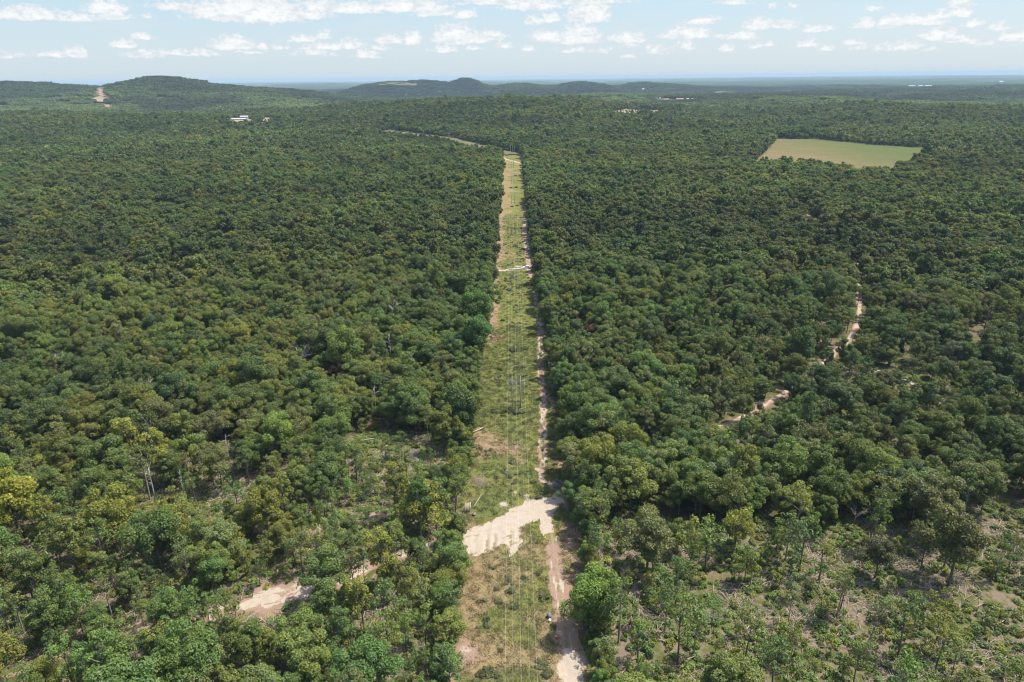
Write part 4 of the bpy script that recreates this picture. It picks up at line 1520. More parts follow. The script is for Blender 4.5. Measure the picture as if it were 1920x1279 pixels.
for ox_, oy_ in ((20, 0), (-20, 0), (0, 20), (0, -20)):
    dn = np.minimum(dn, np.where(world_masks(px_ + ox_, py_ + oy_)[0] == 0, 0, 1))
rp = np.random.default_rng(506)
k = (rp.random(len(px_)) < dn)
px_, py_ = px_[k], py_[k]
sp2 = 0.9 + .35 * rp.random(len(px_))
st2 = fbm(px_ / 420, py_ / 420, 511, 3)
far_ = (1 - .50 * sst(np.hypot(px_, py_), 3000, 4000))[:, None]  # cloud shadow put into the colour: the farther crowns are tinted darker
tp_ = np.array([1, 1, 1])[None] * (1 - sst(np.hypot(px_, py_), 3000, 4000)[:, None] * np.array([.18, .06, -.10])[None]) * far_ * np.array([0.052, 0.070, 0.025])[None] * (0.45 + 1.05 * sst(st2, .3, .7)[:, None]) * (0.85 + .3 * rp.random((len(px_), 1)))  # haze painted into the tint too: less red, more blue far off
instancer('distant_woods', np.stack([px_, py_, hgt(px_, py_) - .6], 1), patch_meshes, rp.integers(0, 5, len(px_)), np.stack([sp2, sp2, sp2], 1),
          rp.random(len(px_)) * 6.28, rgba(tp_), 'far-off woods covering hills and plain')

# ------------------------------------------------------------------ undergrowth, grass, slash
bush_m, grass_m, slash_m = [], [], []
for v in range(4):
    r = np.random.default_rng(700 + v)
    nb = 5
    C = np.stack([r.uniform(-.8, .8, nb), r.uniform(-.8, .8, nb), r.uniform(.25, .8, nb)], 1)
    V, Q, L = clump_leaves(C, r.uniform(.4, .75, nb), 16, .20, r)
    bush_m.append(leaf_mesh('bush', V, Q, L))
for v in range(4):
    r = np.random.default_rng(720 + v)
    nb = 26
    C = np.stack([r.normal(0, .55, nb), r.normal(0, .55, nb), r.uniform(.05, .28, nb)], 1)
    N = np.stack([r.normal(0, 1, nb), r.normal(0, 1, nb), r.uniform(.2, .9, nb)], 1)
    N /= np.linalg.norm(N, axis=1)[:, None]
    V, Q = leaf_cloud(C, N, .24, r, .35)
    L = np.repeat((0.75 + .5 * r.random((nb, 1))) * np.ones((1, 3)), 4, axis=0)
    grass_m.append(leaf_mesh('tuft', V, Q, L))
for v in range(5):
    r = np.random.default_rng(740 + v)
    m = MB()
    a0 = r.uniform(0, 3.14)
    for q in range(16):
        a = a0 + r.normal(0, .5)
        c = np.array([r.normal(0, 1.2), r.normal(0, 1.2), r.uniform(.05, .55)])
        ln = r.uniform(.6, 2.2)
        dv = np.array([math.cos(a), math.sin(a), r.normal(0, .16)]) * ln
        m.tube([c - dv, c + r.normal(0, .12, 3), c + dv], [.055 * r.uniform(.5, 1.4), .05, .02], 4, cap=False)
    V, Q_, T_2 = m.arrays()
    slash_m.append(mesh_np('slash', V, [Q_], [M_STICK], smooth=True))

ru = np.random.default_rng(801)
ux, uy = jitter_grid(2.1, 60, 330, 811)
dn, op = world_masks(ux, uy)
keepu = ((ux < left_edge(uy) - 1) | (ux > right_edge(uy) + 1)) & (dseg(ux, uy, ROAD_LEFT) > 3.6) & (dseg(ux, uy, ROAD_RIGHT) > 3.4) & ~inpoly(ux, uy, PAD_LEFT)
pa_ = 0.40 + .60 * op * sst(fbm(ux / 9, uy / 9, 812, 3), .36, .56)
k = keepu & (ru.random(len(ux)) < pa_)
bx, by_ = ux[k], uy[k]
tb, _ = tints(bx, by_, ru)
tb *= 1.12
sb = ru.uniform(.45, 1.35, len(bx))
instancer('undergrowth', np.stack([bx, by_, hgt(bx, by_) - .05], 1), bush_m, ru.integers(0, 4, len(bx)), np.stack([sb, sb, sb * ru.uniform(.7, 1.2, len(bx))], 1),
          ru.random(len(bx)) * 6.28, rgba(tb), 'low green undergrowth on the woodland floor')

ks = keepu & (op > .6) & (ru.random(len(ux)) < .46 * sst(fbm(ux / 11, uy / 11, 815, 3), .34, .56))
sx_, sy_2 = ux[ks], uy[ks]
instancer('slash_branches', np.stack([sx_, sy_2, hgt(sx_, sy_2) + .02], 1), slash_m, ru.integers(0, 5, len(sx_)), np.repeat(ru.uniform(.55, 1.35, (len(sx_), 1)), 3, 1),
          ru.random(len(sx_)) * 6.28, np.ones((len(sx_), 4)), 'grey-brown cut branches littering the thinned ground')

# grass and weeds of the clearing follow what covers each point
fl = np.arange(VC.shape[0])
areaw = np.where(VC[:, 1] < 330, 1.0, 2.0)
ok = (VC[:, 1] < 640) & (lab == 0) & (VC[:, 0] > left_edge(VC[:, 1]) - 2) & (VC[:, 0] < right_edge(VC[:, 1]) + 2)
pgr = np.clip(.50 - .35 * cover[:, 1] - .6 * cover[:, 2], .02, 1)
gk = ok & (ru.random(len(fl)) < pgr * np.where(VC[:, 1] < 330, .42, .30))
gP = VC[gk]
dryk = np.clip(cover[gk, 0], 0, 1)[:, None]
gcol = np.array([0.086, 0.103, 0.030]) * (1 - dryk) + np.array([0.190, 0.145, 0.070]) * dryk
gcol = gcol * ru.uniform(.88, 1.14, (len(gP), 1))
sg = ru.uniform(.5, 1.25, len(gP))
instancer('grass', gP - np.array([0, 0, .03]), grass_m, ru.integers(0, 4, len(gP)), np.stack([sg, sg, sg * ru.uniform(.35, .8, len(gP))], 1),
          ru.random(len(gP)) * 6.28, rgba(gcol), 'green and dry grass growing over the clearing')
# low brambles in patches, darker than the grass
brm = fbm(VC[:, 0] / 7, VC[:, 1] / 9, 831, 3)
bk = ok & (cover[:, 2] < .4) & (ru.random(len(fl)) < .022 * sst(brm, .54, .66) * np.where(VC[:, 1] < 330, 1, 2.2))
bP = VC[bk]
bc = np.array([0.068, 0.078, 0.026]) * ru.uniform(.7, 1.5, (len(bP), 1)) + np.array([0.02, .01, .006]) * ru.random((len(bP), 1))
sB = ru.uniform(.35, .85, len(bP))
instancer('brambles', bP, bush_m, ru.integers(0, 4, len(bP)), np.stack([sB * 1.2, sB * 1.2, sB * .7], 1), ru.random(len(bP)) * 6.28, rgba(bc),
          'low dark brambles in patches on the clearing')

# dark bushes that stand alone in the clearing, one at the foot of each power line frame too
BUSH = [(957, 768, 1.9), (972, 772, 1.7), (948, 771, 1.3), (940, 694, 1.3), (980, 690, 1.0), (962, 658, 2.0), (985, 655, 1.6), (943, 602, 1.3), (955, 545, 1.5), (975, 541, 1.6), (965, 462, 1.5), (950, 476, 1.4),
        (960, 388, 1.6), (970, 386, 1.5), (958, 353, 1.8), (968, 352, 1.9), (966, 330, 1.7), (1036, 1178, .7), (940, 1220, .6), (1018, 1120, 1.2), (1012, 1075, 1.0), (1026, 1265, 1.2), (1015, 1245, 1.0),
        (955, 1110, .9), (935, 1130, .9), (965, 1140, 1.0), (912, 1258, 1.1), (930, 1264, 1.0), (930, 895, 1.0), (960, 870, .9), (1000, 905, .8), (985, 1085, .8)]
BUSH_AT = ['beside the first frame\'s left pole', 'beside the first frame\'s right pole', 'left of the first frame\'s foot']
shr_big = []
for v in range(3):
    r = np.random.default_rng(760 + v)
    nb = 7
    C = np.stack([r.uniform(-1.1, 1.1, nb), r.uniform(-.9, .9, nb), r.uniform(.3, .8, nb)], 1)
    V, Q, L = clump_leaves(C, r.uniform(.45, .8, nb), 17, .20, r)
    m = MB()
    for c in C:
        m.tube([(0, 0, -.1), c * .5, c], [.03, .025, .012], 4, cap=False)
    BV, BQ, _ = m.arrays()
    shr_big.append((leaf_mesh('foliage', V, Q, L), mesh_np('stem', BV, [BQ], [M_BARK])))
CL_LM = [('first power line frame', 968, 765), ('second power line frame', 964, 545), ('third power line frame', 962, 425), ('fourth power line frame', 962, 352), ('sandy road crossing', 955, 975),
         ('white bucket', 1031, 1165), ('bottom of the photo', 960, 1279), ('brush pile', 900, 905), ('fifth power line frame', 961, 320)]
bl = []
for (px, py, s) in BUSH:
    dd = [math.hypot(px - l[1], py - l[2]) for l in CL_LM]
    bl.append((int(np.argmin(dd)), min(dd), px, py, s))
cb_ = {}
for j, dd_, px, py, s in sorted(bl):
    c = cb_.get(j, 0)
    cb_[j] = c + 1
    p = G(px, py)
    e = empty('bush', (p[0], p[1], p[2] + .1), random.uniform(0, 6))
    e.scale = (s * random.uniform(.8, 1.15), s * random.uniform(.6, 1.0), s * .62)
    tag(e, 'low dark green bush in the clearing, %s to the %s' % (['closest', 'second closest', 'third closest', 'fourth closest', 'fifth closest', 'sixth closest', 'seventh closest', 'eighth closest', 'ninth closest'][min(c, 8)], CL_LM[j][0]),
        'bush', 'dark bushes in the clearing')
    f_, s_2 = shr_big[random.randrange(3)]
    fo = link('foliage', f_, e)
    t = random.uniform(.8, 1.25)
    fo['tint'] = [0.078 * t, 0.092 * t, 0.030 * t, 1.0]
    link('stem', s_2, e)

# ------------------------------------------------------------------ bare snags
def snag_mesh(style, seed):
    r = np.random.default_rng(seed)
    m = MB()
    tw = MB()

    def grow(p, dv, ln, rad, depth, mb):
        n_ = 3
        pts = [p]
        d_ = dv / np.linalg.norm(dv)
        for i in range(n_):
            d_ = d_ + r.normal(0, .13, 3)
            d_ /= np.linalg.norm(d_)
            pts.append(pts[-1] + d_ * ln / n_)
        mb.tube(pts, np.linspace(rad * 1.25, rad * .6, n_ + 1), 5 if depth < 2 else 4, cap=True)
        if depth >= 3:
            return
        for _ in range(int(r.integers(2, 4)) + (depth == 1)):
            t = r.uniform(.4, 1.0)
            q = pts[0] + (pts[-1] - pts[0]) * t
            dd = d_ + r.normal(0, .65, 3)
            dd[2] = abs(dd[2]) * .8 + .15
            grow(q, dd, ln * r.uniform(.45, .7), rad * .45, depth + 1, tw)
    if style == 'pole':
        m.tube([(0, 0, -.3), (.15, .1, 5), (.1, .35, 9.5), (.35, .3, 12)], [.2, .17, .11, .04], 6)
        for q in range(5):
            a = r.uniform(0, 6.28)
            z = r.uniform(5, 11)
            grow(np.array([.15, .2, z]), np.array([math.cos(a), math.sin(a), .7]), r.uniform(1.0, 2.2), .07, 2, tw)
    elif style == 'spread':
        m.tube([(0, 0, -.3), (.2, 0, 3.5), (0, .2, 6.5)], [.30, .25, .2], 7)
        for q in range(6):
            a = q * 1.05 + r.uniform(-.3, .3)
            grow(np.array([0.1, .1, 4.5 + q * .4]), np.array([math.cos(a), math.sin(a) * .7, 1.1]), r.uniform(3.5, 5.5), .15, 1, tw)
    else:
        m.tube([(0, 0, -.3), (0, .1, 1.6), (.1, 0, 3.2)], [.28, .24, .2], 7)
        for q in range(9):
            a = q * .7 + r.uniform(-.2, .2)
            grow(np.array([0, 0, 1.8 + q * .15]), np.array([math.cos(a), math.sin(a), 1.25]), r.uniform(4.2, 6.0), .12, 1, tw)
    return m, tw


for k, (s, p) in enumerate(zip(SNAGS, snag_w)):
    e = empty('dead_tree', (p[0], p[1], p[2]), random.uniform(-.4, .4))
    e.scale = (s[2] * 1.32,) * 3
    tag(e, s[4], 'dead tree', 'bare dead trees')
    m, tw = snag_mesh(s[3], 60 + k)
    mt = M_BARK if 'dark' in s[4] else M_DEAD if 'brown' in s[4] else M_SNAG
    m.build('trunk', mt, e, True)
    tw.build('branches', mt, e, True)

# ------------------------------------------------------------------ fallen logs, stumps, brush
LOGS = [
    [(879, 816), (905, 804), .26, M_LOG, 'pale fallen log pointing into the clearing from its left edge'],
    [(888, 953), (903, 929), .11, M_LOG, 'thin pale pole leaning from the log stubs into the grass'],
    [(1190, 1192), (1210, 1196), .18, M_DEAD, None], [(1210, 1196), (1226, 1206), .16, M_DEAD, None], [(1222, 1200), (1256, 1207), .15, M_DEAD, 'straight grey log next to the curved one'],
    [(1390, 1196), (1416, 1158), .15, M_LOG, None], [(1390, 1196), (1388, 1183), .10, M_LOG, None],
    [(1182, 1224), (1212, 1229), .10, M_DEAD, 'thin bleached stick below the curved grey logs'],
    [(1260, 1043), (1265, 1033), .14, M_LOG, 'short pale upright log in the slash near the clearing'],
    [(1225, 1051), (1284, 1053), .12, M_DEAD, 'long grey log lying level in the upper slash'],
    [(1236, 1060), (1262, 1074), .12, M_DEAD, 'grey log slanting down in the upper slash'],
    [(1285, 1163), (1336, 1168), .12, M_DEAD, 'grey branchy log in the middle of the slash'],
    [(1546, 1146), (1560, 1145), .20, M_LOG, 'short white log amid the lower right slash'],
    [(1664, 1046), (1730, 1014), .16, M_DEAD, 'long pale log sloping up below the big dark oaks'],
    [(1860, 1180), (1882, 1166), .16, M_LOG, 'pale broken log near the right frame edge'],
    [(1868, 1188), (1880, 1176), .14, M_LOG, 'second pale broken log near the right frame edge'],
    [(1752, 1110), (1760, 1122), .12, M_DEAD, 'short grey log in the green patch at lower right'],
    [(1884, 1238), (1890, 1246), .12, M_DEAD, 'small grey log in the bottom right corner'],
    [(665, 832), (702, 824), .24, M_DEAD, 'fallen grey log at the back of the small left gap'],
    [(712, 845), (728, 836), .16, M_LOG, 'pale broken limb in the small left gap'],
    [(735, 880), (752, 872), .14, M_LOG, 'white splintered limb under the dark-trunked trees'],
    [(664, 918), (674, 926), .14, M_DEAD, 'short grey limb left of the small gap'],
    [(688, 922), (698, 912), .12, M_DEAD, 'upturned grey limb left of the small gap'],
    [(453, 1100), (490, 1094), .14, M_DEAD, 'grey log along the back of the left sand pad'],
    [(712, 1100), (742, 1080), .14, M_DEAD, 'brown pole lying right of the left sandy road'],
    [(575, 992), (608, 980), .14, M_DEAD, 'grey pole in the thinned trees above the left road'],
    [(645, 1018), (672, 1012), .12, M_DEAD, 'short level pole above the left road'],
    [(1036, 906), (1052, 915), .14, M_LOG, 'pale log in the brush beside the sandy road'],
    [(1042, 900), (1064, 916), .13, M_DEAD, 'grey log in the brush beside the sandy road'],
    [(1300, 1050), (1330, 1062), .10, M_DEAD, 'thin grey stick in the upper slash'],
    [(1120, 1075), (1160, 1105), .10, M_STICK, 'dark cut branch left in the brush right of the track'],
    [(1128, 1090), (1155, 1108), .09, M_STICK, 'second dark cut branch in the brush right of the track'],
    [(1350, 1240), (1362, 1222), .10, M_LOG, 'thin pale stick rising near the bottom slash'],
    [(1160, 1272), (1180, 1245), .12, M_LOG, 'pale slanting log at the bottom of the slash'],
    [(1450, 1100), (1490, 1110), .12, M_DEAD, 'grey log half hidden in the middle slash'],
    [(1500, 1060), (1530, 1040), .10, M_DEAD, 'thin pole leaning in the right slash'],
    [(1570, 1190), (1600, 1200), .12, M_DEAD, 'grey log under the slanting open tree'],
]


def log_mb(mb, a, b, rad, lift=0.3):
    p, q = G(*a), G(*b)
    p[2] += lift + rad
    q[2] += lift + rad * .7
    mid = (p + q) / 2 + np.array([random.uniform(-.2, .2), random.uniform(-.2, .2), .08])
    mb.tube([p, mid, q], [rad, rad * .85, rad * .55], 7)


for i, (a, b, rad, mt, lb) in enumerate(LOGS):
    if lb is None:
        continue
    m = MB()
    log_mb(m, a, b, rad)
    o = m.build('fallen_log', mt, None, True)
    tag(o, lb, 'log', 'fallen logs and poles')
m = MB()
log_mb(m, *LOGS[2][:3])
log_mb(m, *LOGS[3][:3])
tag(m.build('fallen_log', M_DEAD, None, True), 'curved grey log lying at lower right of the track', 'log', 'fallen logs and poles')
m = MB()
log_mb(m, *LOGS[5][:3], lift=.5)
log_mb(m, *LOGS[6][:3], lift=.5)
tag(m.build('fallen_log', M_LOG, None, True), 'forked white log standing out in the lower right slash', 'log', 'fallen logs and poles')
# the row of pale stubs, cut ends towards the viewer
for k, (px, py, t) in enumerate(((872, 962, 'left'), (876, 961, 'middle'), (880, 960, 'right'))):
    p = G(px, py)
    m = MB()
    m.tube([p + np.array([0, 0, .0]), p + np.array([.15, .5, 1.3]), p + np.array([.25, 1.1, 2.6])], [.27, .25, .20], 8)
    o = m.build('log_stub', M_LOG, None, True)
    tag(o, 'pale barkless trunk stub at the left edge of the clearing, %s of three' % t, 'stump', 'pale trunk stubs')


def pile(name, px, py, w, l, nst, label, mat=M_STICK, seed=3, hgt_=.9):
    r = np.random.default_rng(seed)
    p = G(px, py)
    m = MB()
    for q in range(nst):
        a = r.uniform(0, 6.28)
        c = p + np.array([r.normal(0, w * .45), r.normal(0, l * .45), 0])
        c[2] += .15 + max(0, hgt_ * (1 - np.hypot((c[0] - p[0]) / w, (c[1] - p[1]) / l))) * r.random()
        dv = np.array([math.cos(a), math.sin(a), r.normal(0, .2)]) * r.uniform(.5, 1.6)
        m.tube([c - dv, c + r.normal(0, .1, 3), c + dv], [.05, .04, .015], 4, cap=False)
    o = m.build(name, mat, None, True)
    o['kind'] = 'thing'
    tag(o, label, 'brush pile', 'heaps of cut brush')
    return o


pile('brush_pile', 898, 904, 2.8, 3.8, 120, 'grey heap of cut branches at the left edge of the clearing', M_STICK, 3, .8)
pile('brush_pile', 1047, 912, 3.0, 2.2, 90, 'long windrow of grey brush behind the sandy road\'s right end', M_DEAD, 4, 1.0)
pile('brush_pile', 1142, 1090, 2.8, 2.8, 90, 'brown brush heap between clearing edge and round-topped tree', M_STICK, 5, 1.1)
pile('brush_pile', 775, 855, 3.0, 4.0, 120, 'tan brush heap in the small left gap', M_DEAD, 6, 1.6)
pile('brush_pile', 1330, 1160, 3.2, 2.6, 90, 'grey brush heap in the middle of the lower right slash', M_DEAD, 7, .9)
pile('brush_pile', 1370, 985, 3.0, 2.6, 80, 'twiggy grey heap below the dark oaks at right', M_STICK, 8, 1.3)
pile('brush_pile', 600, 1090, 3.0, 2.0, 80, 'brown brush heap on the left road\'s back edge', M_STICK, 9, 1.0)
pile('brush_pile', 730, 1100, 2.6, 2.6, 80, 'dark brown brush heap beside the left logging road', M_STICK, 10, 1.2)


def boulder(name, p, s, mat, label, cat, seed):
    r = np.random.default_rng(seed)
    nu, nv = 12, 8
    V = []
    for i in range(nv + 1):
        for j in range(nu):
            a, b = math.pi * i / nv, 2 * math.pi * j / nu
            V.append((math.sin(a) * math.cos(b), math.sin(a) * math.sin(b), math.cos(a)))
    V = np.array(V)
    V = V * (1 + .35 * (fbm(V[:, 0] * 1.6 + seed, V[:, 1] * 1.6 + V[:, 2] * 1.3, seed, 3) - .5))[:, None] * np.array(s)
    Q = [(i * nu + j, (i + 1) * nu + j, (i + 1) * nu + (j + 1) % nu, i * nu + (j + 1) % nu) for i in range(nv) for j in range(nu)]
    o = link(name, mesh_np(name, V, np.array(Q), [mat]), None, p)
    tag(o, label, cat)
    return o


p = G(1030, 1157)
boulder('boulder', (p[0], p[1], p[2] + .45), (.62, .8, .75), M_ROCK, 'dark grey boulder beside the track, just behind the white bucket', 'boulder', 2)
p = G(889, 966)
boulder('boulder', (p[0], p[1], p[2] + .35), (.65, .6, .5), M_ROCK, 'grey boulder beside the pale log stubs', 'boulder', 4)
p = G(1031, 1166)
e = empty('bucket', (p[0], p[1], p[2] + .1))
tag(e, 'white bucket on the grass beside the brown track', 'bucket')
m = MB()
m.tube([(0, 0, 0), (0, 0, .02), (0, 0, .55)], [.20, .24, .28], 16)
m.build('body', M_PLAST, e, True)
m = MB()
m.tube([(0, 0, .551), (0, 0, .60)], [.30, .29], 16)
m.build('lid', M_PLAST, e, True)
m = MB()
m.tube([(.29 * math.cos(a), .12, .45 - .22 * math.sin(a)) for a in np.linspace(0, math.pi, 9)], .012, 5)
m.build('handle', M_RIM, e, True)

# ------------------------------------------------------------------ power line
_a, _b = G(968.3, 769), G(964.6, 542)
SLOPE = (_b[0] - _a[0]) / (_b[1] - _a[1])


def LXY(y):
    """Centre of the line at a distance."""
    return _a[0] + SLOPE * (y - _a[1])


FRAMES = [_a[1] - 141, _a[1], _b[1], G(962, 440)[1], G(962, 383)[1], G(961, 345)[1], G(961, 316)[1]]
ARM_Z, TOP_Z, HALF, POLE_X = 12.1, 14.3, 3.15, 1.6
ORDN = ['under the camera', 'nearest', 'second', 'third', 'fourth', 'fifth', 'sixth']


def h_frame(x, y, rz, label, three=False):
    z = float(hgt(x, y))
    e = empty('power_line_frame', (x, y, z), rz)
    tag(e, label, 'power pole', 'wooden H-frames carrying the power line')
    xs = (-POLE_X, POLE_X) if not three else (-3.4, 0, 3.4)
    top = TOP_Z if not three else 15.5
    for q in xs:
        m = MB()
        m.tube([(q, 0, -1.0), (q, 0, 6), (q, 0, top)], [.21, .18, .13], 10)
        m.build('pole', M_POLE, e, True)
    if not three:
        m = MB()
        m.box(-HALF - .25, HALF + .25, -.27, -.15, ARM_Z - .16, ARM_Z + .16)
        m.box(-HALF - .25, HALF + .25, .15, .27, ARM_Z - .16, ARM_Z + .16)
        m.build('crossarm', M_POLE, e)
        for q in (-1, 1):
            m = MB()
            m.tube([(-POLE_X * q, .30 * q, ARM_Z - 1.0), (POLE_X * q, .30 * q, ARM_Z - 4.4)], .06, 6)
            m.build('brace', M_POLE, e)
        ins = [(q, -1.0) for q in (-HALF, 0, HALF)]
        for (q, dz) in ins:
            m = MB()
            m.tube([(q, 0, ARM_Z - .17), (q, 0, ARM_Z - 1.05)], .035, 6)
            for k in range(6):
                m.tube([(q, 0, ARM_Z - .28 - k * .13), (q, 0, ARM_Z - .33 - k * .13)], [.05, .12], 10)
            m.build('insulator', M_INSUL, e)
    else:
        for q in xs:
            m = MB()
            for sgn in (-1, 1):
                m.tube([(q, 0, 13.2), (q, sgn * .95, 13.05)], .045, 6)
                for k in range(5):
                    m.tube([(q, sgn * (.25 + k * .13), 13.16 - k * .02), (q, sgn * (.30 + k * .13), 13.15 - k * .02)], [.05, .13], 8)
            m.build('insulator', M_INSUL, e)
            m = MB()
            m.tube([(q, 0, 12.8), (q + 2.0, 4.5, 0.0)], .02, 5)
            m.build('guy_wire', M_WIRE, e)
    return e


for i, y in enumerate(FRAMES):
    if i == 0:
        continue
    h_frame(LXY(y), y, 0, 'grey wooden H-frame power pole in the clearing, %s one up the line' % (ORDN[i]))
h_frame(LXY(FRAMES[0]), FRAMES[0], 0, 'grey wooden H-frame power pole just below the picture\'s bottom edge')
ANG = (float(ANG_W[0]), float(ANG_W[1]))
h_frame(ANG[0], ANG[1], math.radians(14), 'three-pole guyed structure where the power line bends left', True)
LF = [tuple(float(q) for q in LANE[1]), tuple(float(q) for q in LANE[2])]
for k, (x, y) in enumerate(LF):
    h_frame(x, y, math.radians(30), ['grey H-frame power pole at the right end of the far clearing', 'grey H-frame power pole at the left end of the far clearing'][k])

# wires, one object each, sagging from frame to frame
def wire(name, off_x, zc, zt, label, sag=2.2, rad=0.0135):
    pts = []
    fr = [(LXY(y), y, off_x, zc) for y in FRAMES]
    fr.append((ANG[0], ANG[1], {-HALF: -3.4, 0: 0, HALF: 3.4, -POLE_X: -3.4, POLE_X: 3.4}[off_x], 13.05 if zc < TOP_Z - .5 else 15.5))
    fr += [(x, y, off_x, zc) for x, y in LF]
    W = []
    for k, (x, y, ox, z) in enumerate(fr):
        ang = 0 if k < len(FRAMES) else (math.radians(14) if k == len(FRAMES) else math.radians(30))
        W.append(np.array([x + ox * math.cos(ang), y + ox * math.sin(ang), float(hgt(x, y)) + z]))
    for a, b in zip(W[:-1], W[1:]):
        L = np.linalg.norm(b - a)
        for t in np.linspace(0, 1, 17)[:-1]:
            q = a + (b - a) * t
            q[2] -= 4 * sag * (L / 145.0) ** 2 * t * (1 - t)
            pts.append(q)
    pts.append(W[-1])
    m = MB()
    m.tube(pts, rad, 5, cap=False)
    tag(m.build(name, M_WIRE, None, True), label, 'power line wire', 'wires of the power line')


zc = ARM_Z - 1.06
wire('conductor_wire', -HALF, zc, 0, 'left conductor wire hung under the frames\' crossarms')
wire('conductor_wire', 0, zc, 0, 'middle conductor wire hung between the frame poles')
wire('conductor_wire', HALF, zc, 0, 'right conductor wire hung under the frames\' crossarms')
wire('shield_wire', -POLE_X, TOP_Z, 0, 'thin shield wire along the left pole tops', 1.4, 0.008)
wire('shield_wire', POLE_X, TOP_Z, 0, 'thin shield wire along the right pole tops', 1.4, 0.008)

# ------------------------------------------------------------------ the white car
p = G(987, 503)
car = empty('parked_car', (p[0], p[1], p[2] + .12), math.radians(188))
tag(car, 'white car parked where the sandy road meets the track', 'car')


def profile_solid(prof, w, inset, bulge=0.0):
    """Side outline (x, z) swept across the width, sides leaning in by inset above z 0.9."""
    V, n_ = [], len(prof)
    for y in (-1, 1):
        for (x, z) in prof:
            ww = w - inset * max(0, z - .95)
            V.append((x, y * ww, z))
    Q = [(i, (i + 1) % n_, n_ + (i + 1) % n_, n_ + i) for i in range(n_)]
    return np.array(V), Q, n_


from_body = [(-2.25, .38), (-2.28, .75), (-2.2, .98), (-1.95, 1.02), (-1.65, 1.52), (-1.3, 1.64), (.1, 1.66), (.45, 1.58), (1.1, 1.05), (2.05, .92), (2.25, .75), (2.28, .42), (1.9, .30), (-1.9, .30)]
V, Q, n_ = profile_solid(from_body, .92, .26)
bme = bpy.data.meshes.new('body')
bme.from_pydata([tuple(v) for v in V], [], [tuple(q) for q in Q] + [tuple(range(n_))[::-1], tuple(range(n_, 2 * n_))])
bme.materials.append(M_CARW)
link('body', bme, car)
import bmesh
bm = bmesh.new()
bm.from_mesh(bme)
bmesh.ops.recalc_face_normals(bm, faces=bm.faces)
bmesh.ops.bevel(bm, geom=[e_ for e_ in bm.edges if e_.calc_face_angle(0) > .3], offset=.06, segments=2, affect='EDGES')
bm.to_mesh(bme)
bm.free()


def pane(name, pts, mat, parent):
    pts = np.array(pts, float)
    c = pts.mean(0)
    nrm = np.cross(pts[1] - pts[0], pts[2] - pts[0])
    nrm /= np.linalg.norm(nrm)
    k = len(pts)
    V = np.concatenate([pts, pts - nrm * .03])
    Q = [tuple(range(k)), tuple(range(2 * k - 1, k - 1, -1))] + [(i, k + i, k + (i + 1) % k, (i + 1) % k) for i in range(k)]
    me = bpy.data.meshes.new(name)
    me.from_pydata([tuple(v) for v in V], [], Q)
    me.materials.append(mat)
    return link(name, me, parent)


def wy(z):
    return .92 - .26 * max(0, z - .95) + .012


for s in (-1, 1):
    for (a, b) in (((-1.72, -1.45), (-.75, -.75)), ((-.65, -.65), (.25, .12)), ((.33, .22), (.98, .50))):
        pane('side_window', [(a[0], s * wy(1.06), 1.06), (b[0], s * wy(1.06), 1.06), (b[1], s * wy(1.52), 1.52), (a[1], s * wy(1.52), 1.52)], M_GLASS, car)
    pane('headlight', [(2.27, s * .78, .62), (2.27, s * .45, .62), (2.22, s * .45, .82), (2.20, s * .78, .82)], M_LAMP, car)
    pane('tail_light', [(-2.29, s * .82, .72), (-2.29, s * .60, .72), (-2.25, s * .60, .95), (-2.25, s * .82, .95)], M_RED, car)
pane('windscreen', [(1.10, -.80, 1.085), (1.10, .80, 1.085), (.52, .70, 1.575), (.52, -.70, 1.575)], M_GLASS, car)
pane('rear_window', [(-1.96, .78, 1.06), (-1.96, -.78, 1.06), (-1.68, -.68, 1.50), (-1.68, .68, 1.50)], M_GLASS, car)
for x in (-1.4, 1.4):
    for s in (-1, 1):
        w_ = empty('wheel', (x, s * .84, .33))
        w_.parent = car
        m = MB()
        m.tube([(0, -.11, 0), (0, .11, 0)], .335, 18)
        m.build('tyre', M_TYRE, w_)
        m = MB()
        m.tube([(0, -.12, 0), (0, .12, 0)], .20, 12)
        m.build('rim', M_RIM, w_)

# ------------------------------------------------------------------ far buildings
def house(px, py, w, dp, hw, hr, wall, roof, label, cat, name='house', rz=0.0, nwin=4, lift=0.0, zbase=None):
    p = G(px, py)
    e = empty(name, (p[0], p[1], p[2] + lift), rz)
    tag(e, label, cat)
    m = MB()
    m.box(-w / 2, w / 2, -dp / 2, dp / 2, -2.0, hw)
    m.build('wall', wall, e)
    V = [(-w / 2 - .5, -dp / 2 - .6, hw + .02), (w / 2 + .5, -dp / 2 - .6, hw + .02), (w / 2 + .5, 0, hw + hr), (-w / 2 - .5, 0, hw + hr), (-w / 2 - .5, dp / 2 + .6, hw + .02), (w / 2 + .5, dp / 2 + .6, hw + .02)]
    V = V + [(x, y, z + .2) for (x, y, z) in V]
    me = mesh_np('roof', np.array(V), [np.array([(3, 2, 1, 0), (5, 2, 3, 4), (6, 7, 8, 9), (9, 8, 11, 10), (0, 1, 7, 6), (5, 4, 10, 11), (1, 2, 8, 7), (2, 5, 11, 8), (4, 3, 9, 10), (3, 0, 6, 9)])], [roof])
    link('roof', me, e)
    for k in range(nwin):
        x = -w / 2 + w * (k + .7) / (nwin + .4)
        m = MB()
        m.box(x - w * .03, x + w * .03, -dp / 2 - .06, -dp / 2 - .005, hw * .35, hw * .75)
        m.build('window', M_GLASS, e)
    m = MB()
    m.box(-w * .02 - w * .06, -w * .02 + w * .01, -dp / 2 - .08, -dp / 2 - .005, 0, hw * .7)
    m.build('door', M_ROOFG, e)
    return e


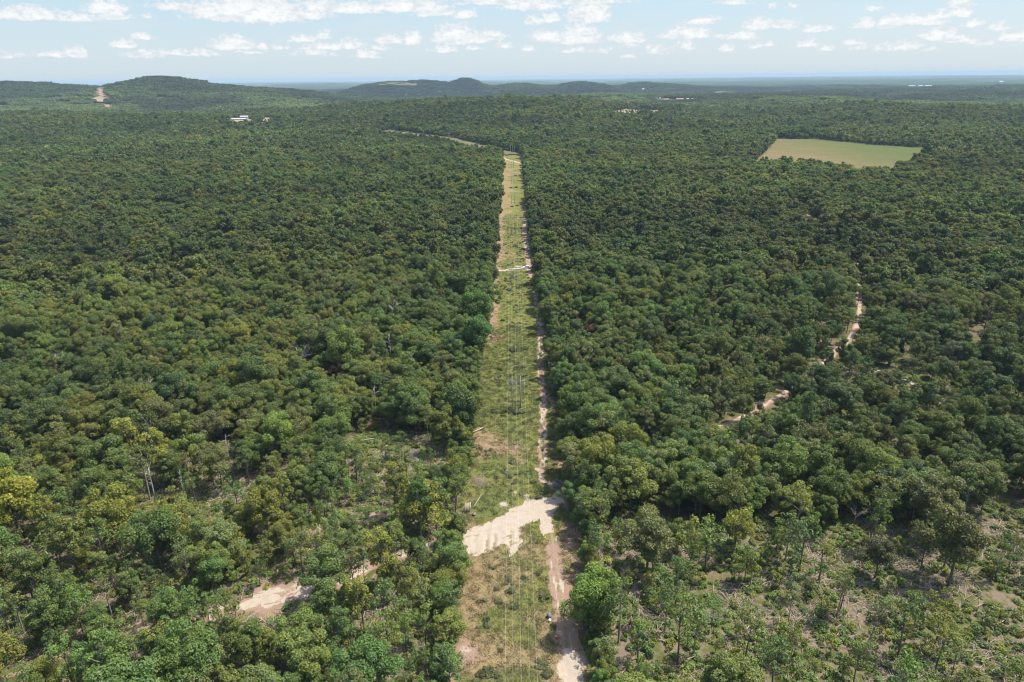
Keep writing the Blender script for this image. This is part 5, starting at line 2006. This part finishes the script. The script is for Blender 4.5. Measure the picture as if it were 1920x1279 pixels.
house(447, 227, 40, 16, 3, 1.6, M_WALLW, M_ROOFW, 'long low white shed in a clearing in the left woods', 'shed', 'shed', .1, 5, 2)
house(459, 223.5, 24, 14, 4, 3, M_WALLW, M_ROOFG, 'grey-roofed shed standing behind the long white one', 'shed', 'shed', .0, 5, 3)
house(1205.5, 171.5, 16, 12, 9, 4, M_WALLW, M_ROOFW, 'tiny white farmhouse on the far slope right of the hills', 'house', 'house', .3, 3, 6)
house(1233, 189.5, 22, 14, 5, 3, M_WALLW, M_ROOFW, 'white house behind the middle ridge, leftmost in the village', 'house', 'house', .2, 3, 6)
house(1250, 191.5, 16, 14, 5, 3, M_WALLT, M_ROOFR, 'pinkish house right of the white village house', 'house', 'house', -.2, 3, 6)
house(1274, 191, 30, 16, 4, 4, M_WALLT, M_ROOFR, 'broad terracotta-roofed building behind the ridge', 'house', 'house', .1, 3, 6)
house(1289, 191, 10, 10, 5, 3, M_WALLW, M_ROOFG, 'small pale house right of the terracotta roof', 'house', 'house', 0, 2, 6)
house(1299, 191, 12, 10, 5, 3, M_WALLT, M_ROOFW, 'rightmost pale house of the village behind the ridge', 'house', 'house', 0, 2, 6)
for k, (px, w_, lb) in enumerate(((1708, 52, 'long white warehouse on the far plain, left of three'), (1724, 40, 'white warehouse on the far plain, middle of three'), (1738, 58, 'long white warehouse on the far plain, right of three'))):
    house(px, 166.3, w_, 34, 13, 3, M_WALLW, M_ROOFW, lb, 'warehouse', 'warehouse', .05 * k, 4, 10)
house(1876, 157.5, 40, 20, 14, 5, M_WALLW, M_ROOFW, 'lone white building near the horizon at far right', 'warehouse', 'warehouse', 0, 2, 8)

# ------------------------------------------------------------------ air
HZ_D = 5.2e-5
hm, ht, hout = new_mat('air')
pv = ht.node('ShaderNodeVolumePrincipled')
pv.inputs['Color'].default_value = (0.39, 0.52, 0.64, 1)
pv.inputs['Density'].default_value = HZ_D
pv.inputs['Anisotropy'].default_value = 0.0
ht.l.new(pv.outputs[0], hout.inputs['Volume'])
zmin = float(gz.min()) - 1.0
zmax = max(float(gz.max()) + 22.0, EYE + 6.0)
m = MB()
m.box(-48000, 48000, -900, 49000, zmin, zmax)
hz = m.build('haze', hm)
tag(hz, 'thin blue summer haze over the whole landscape', kind='stuff')
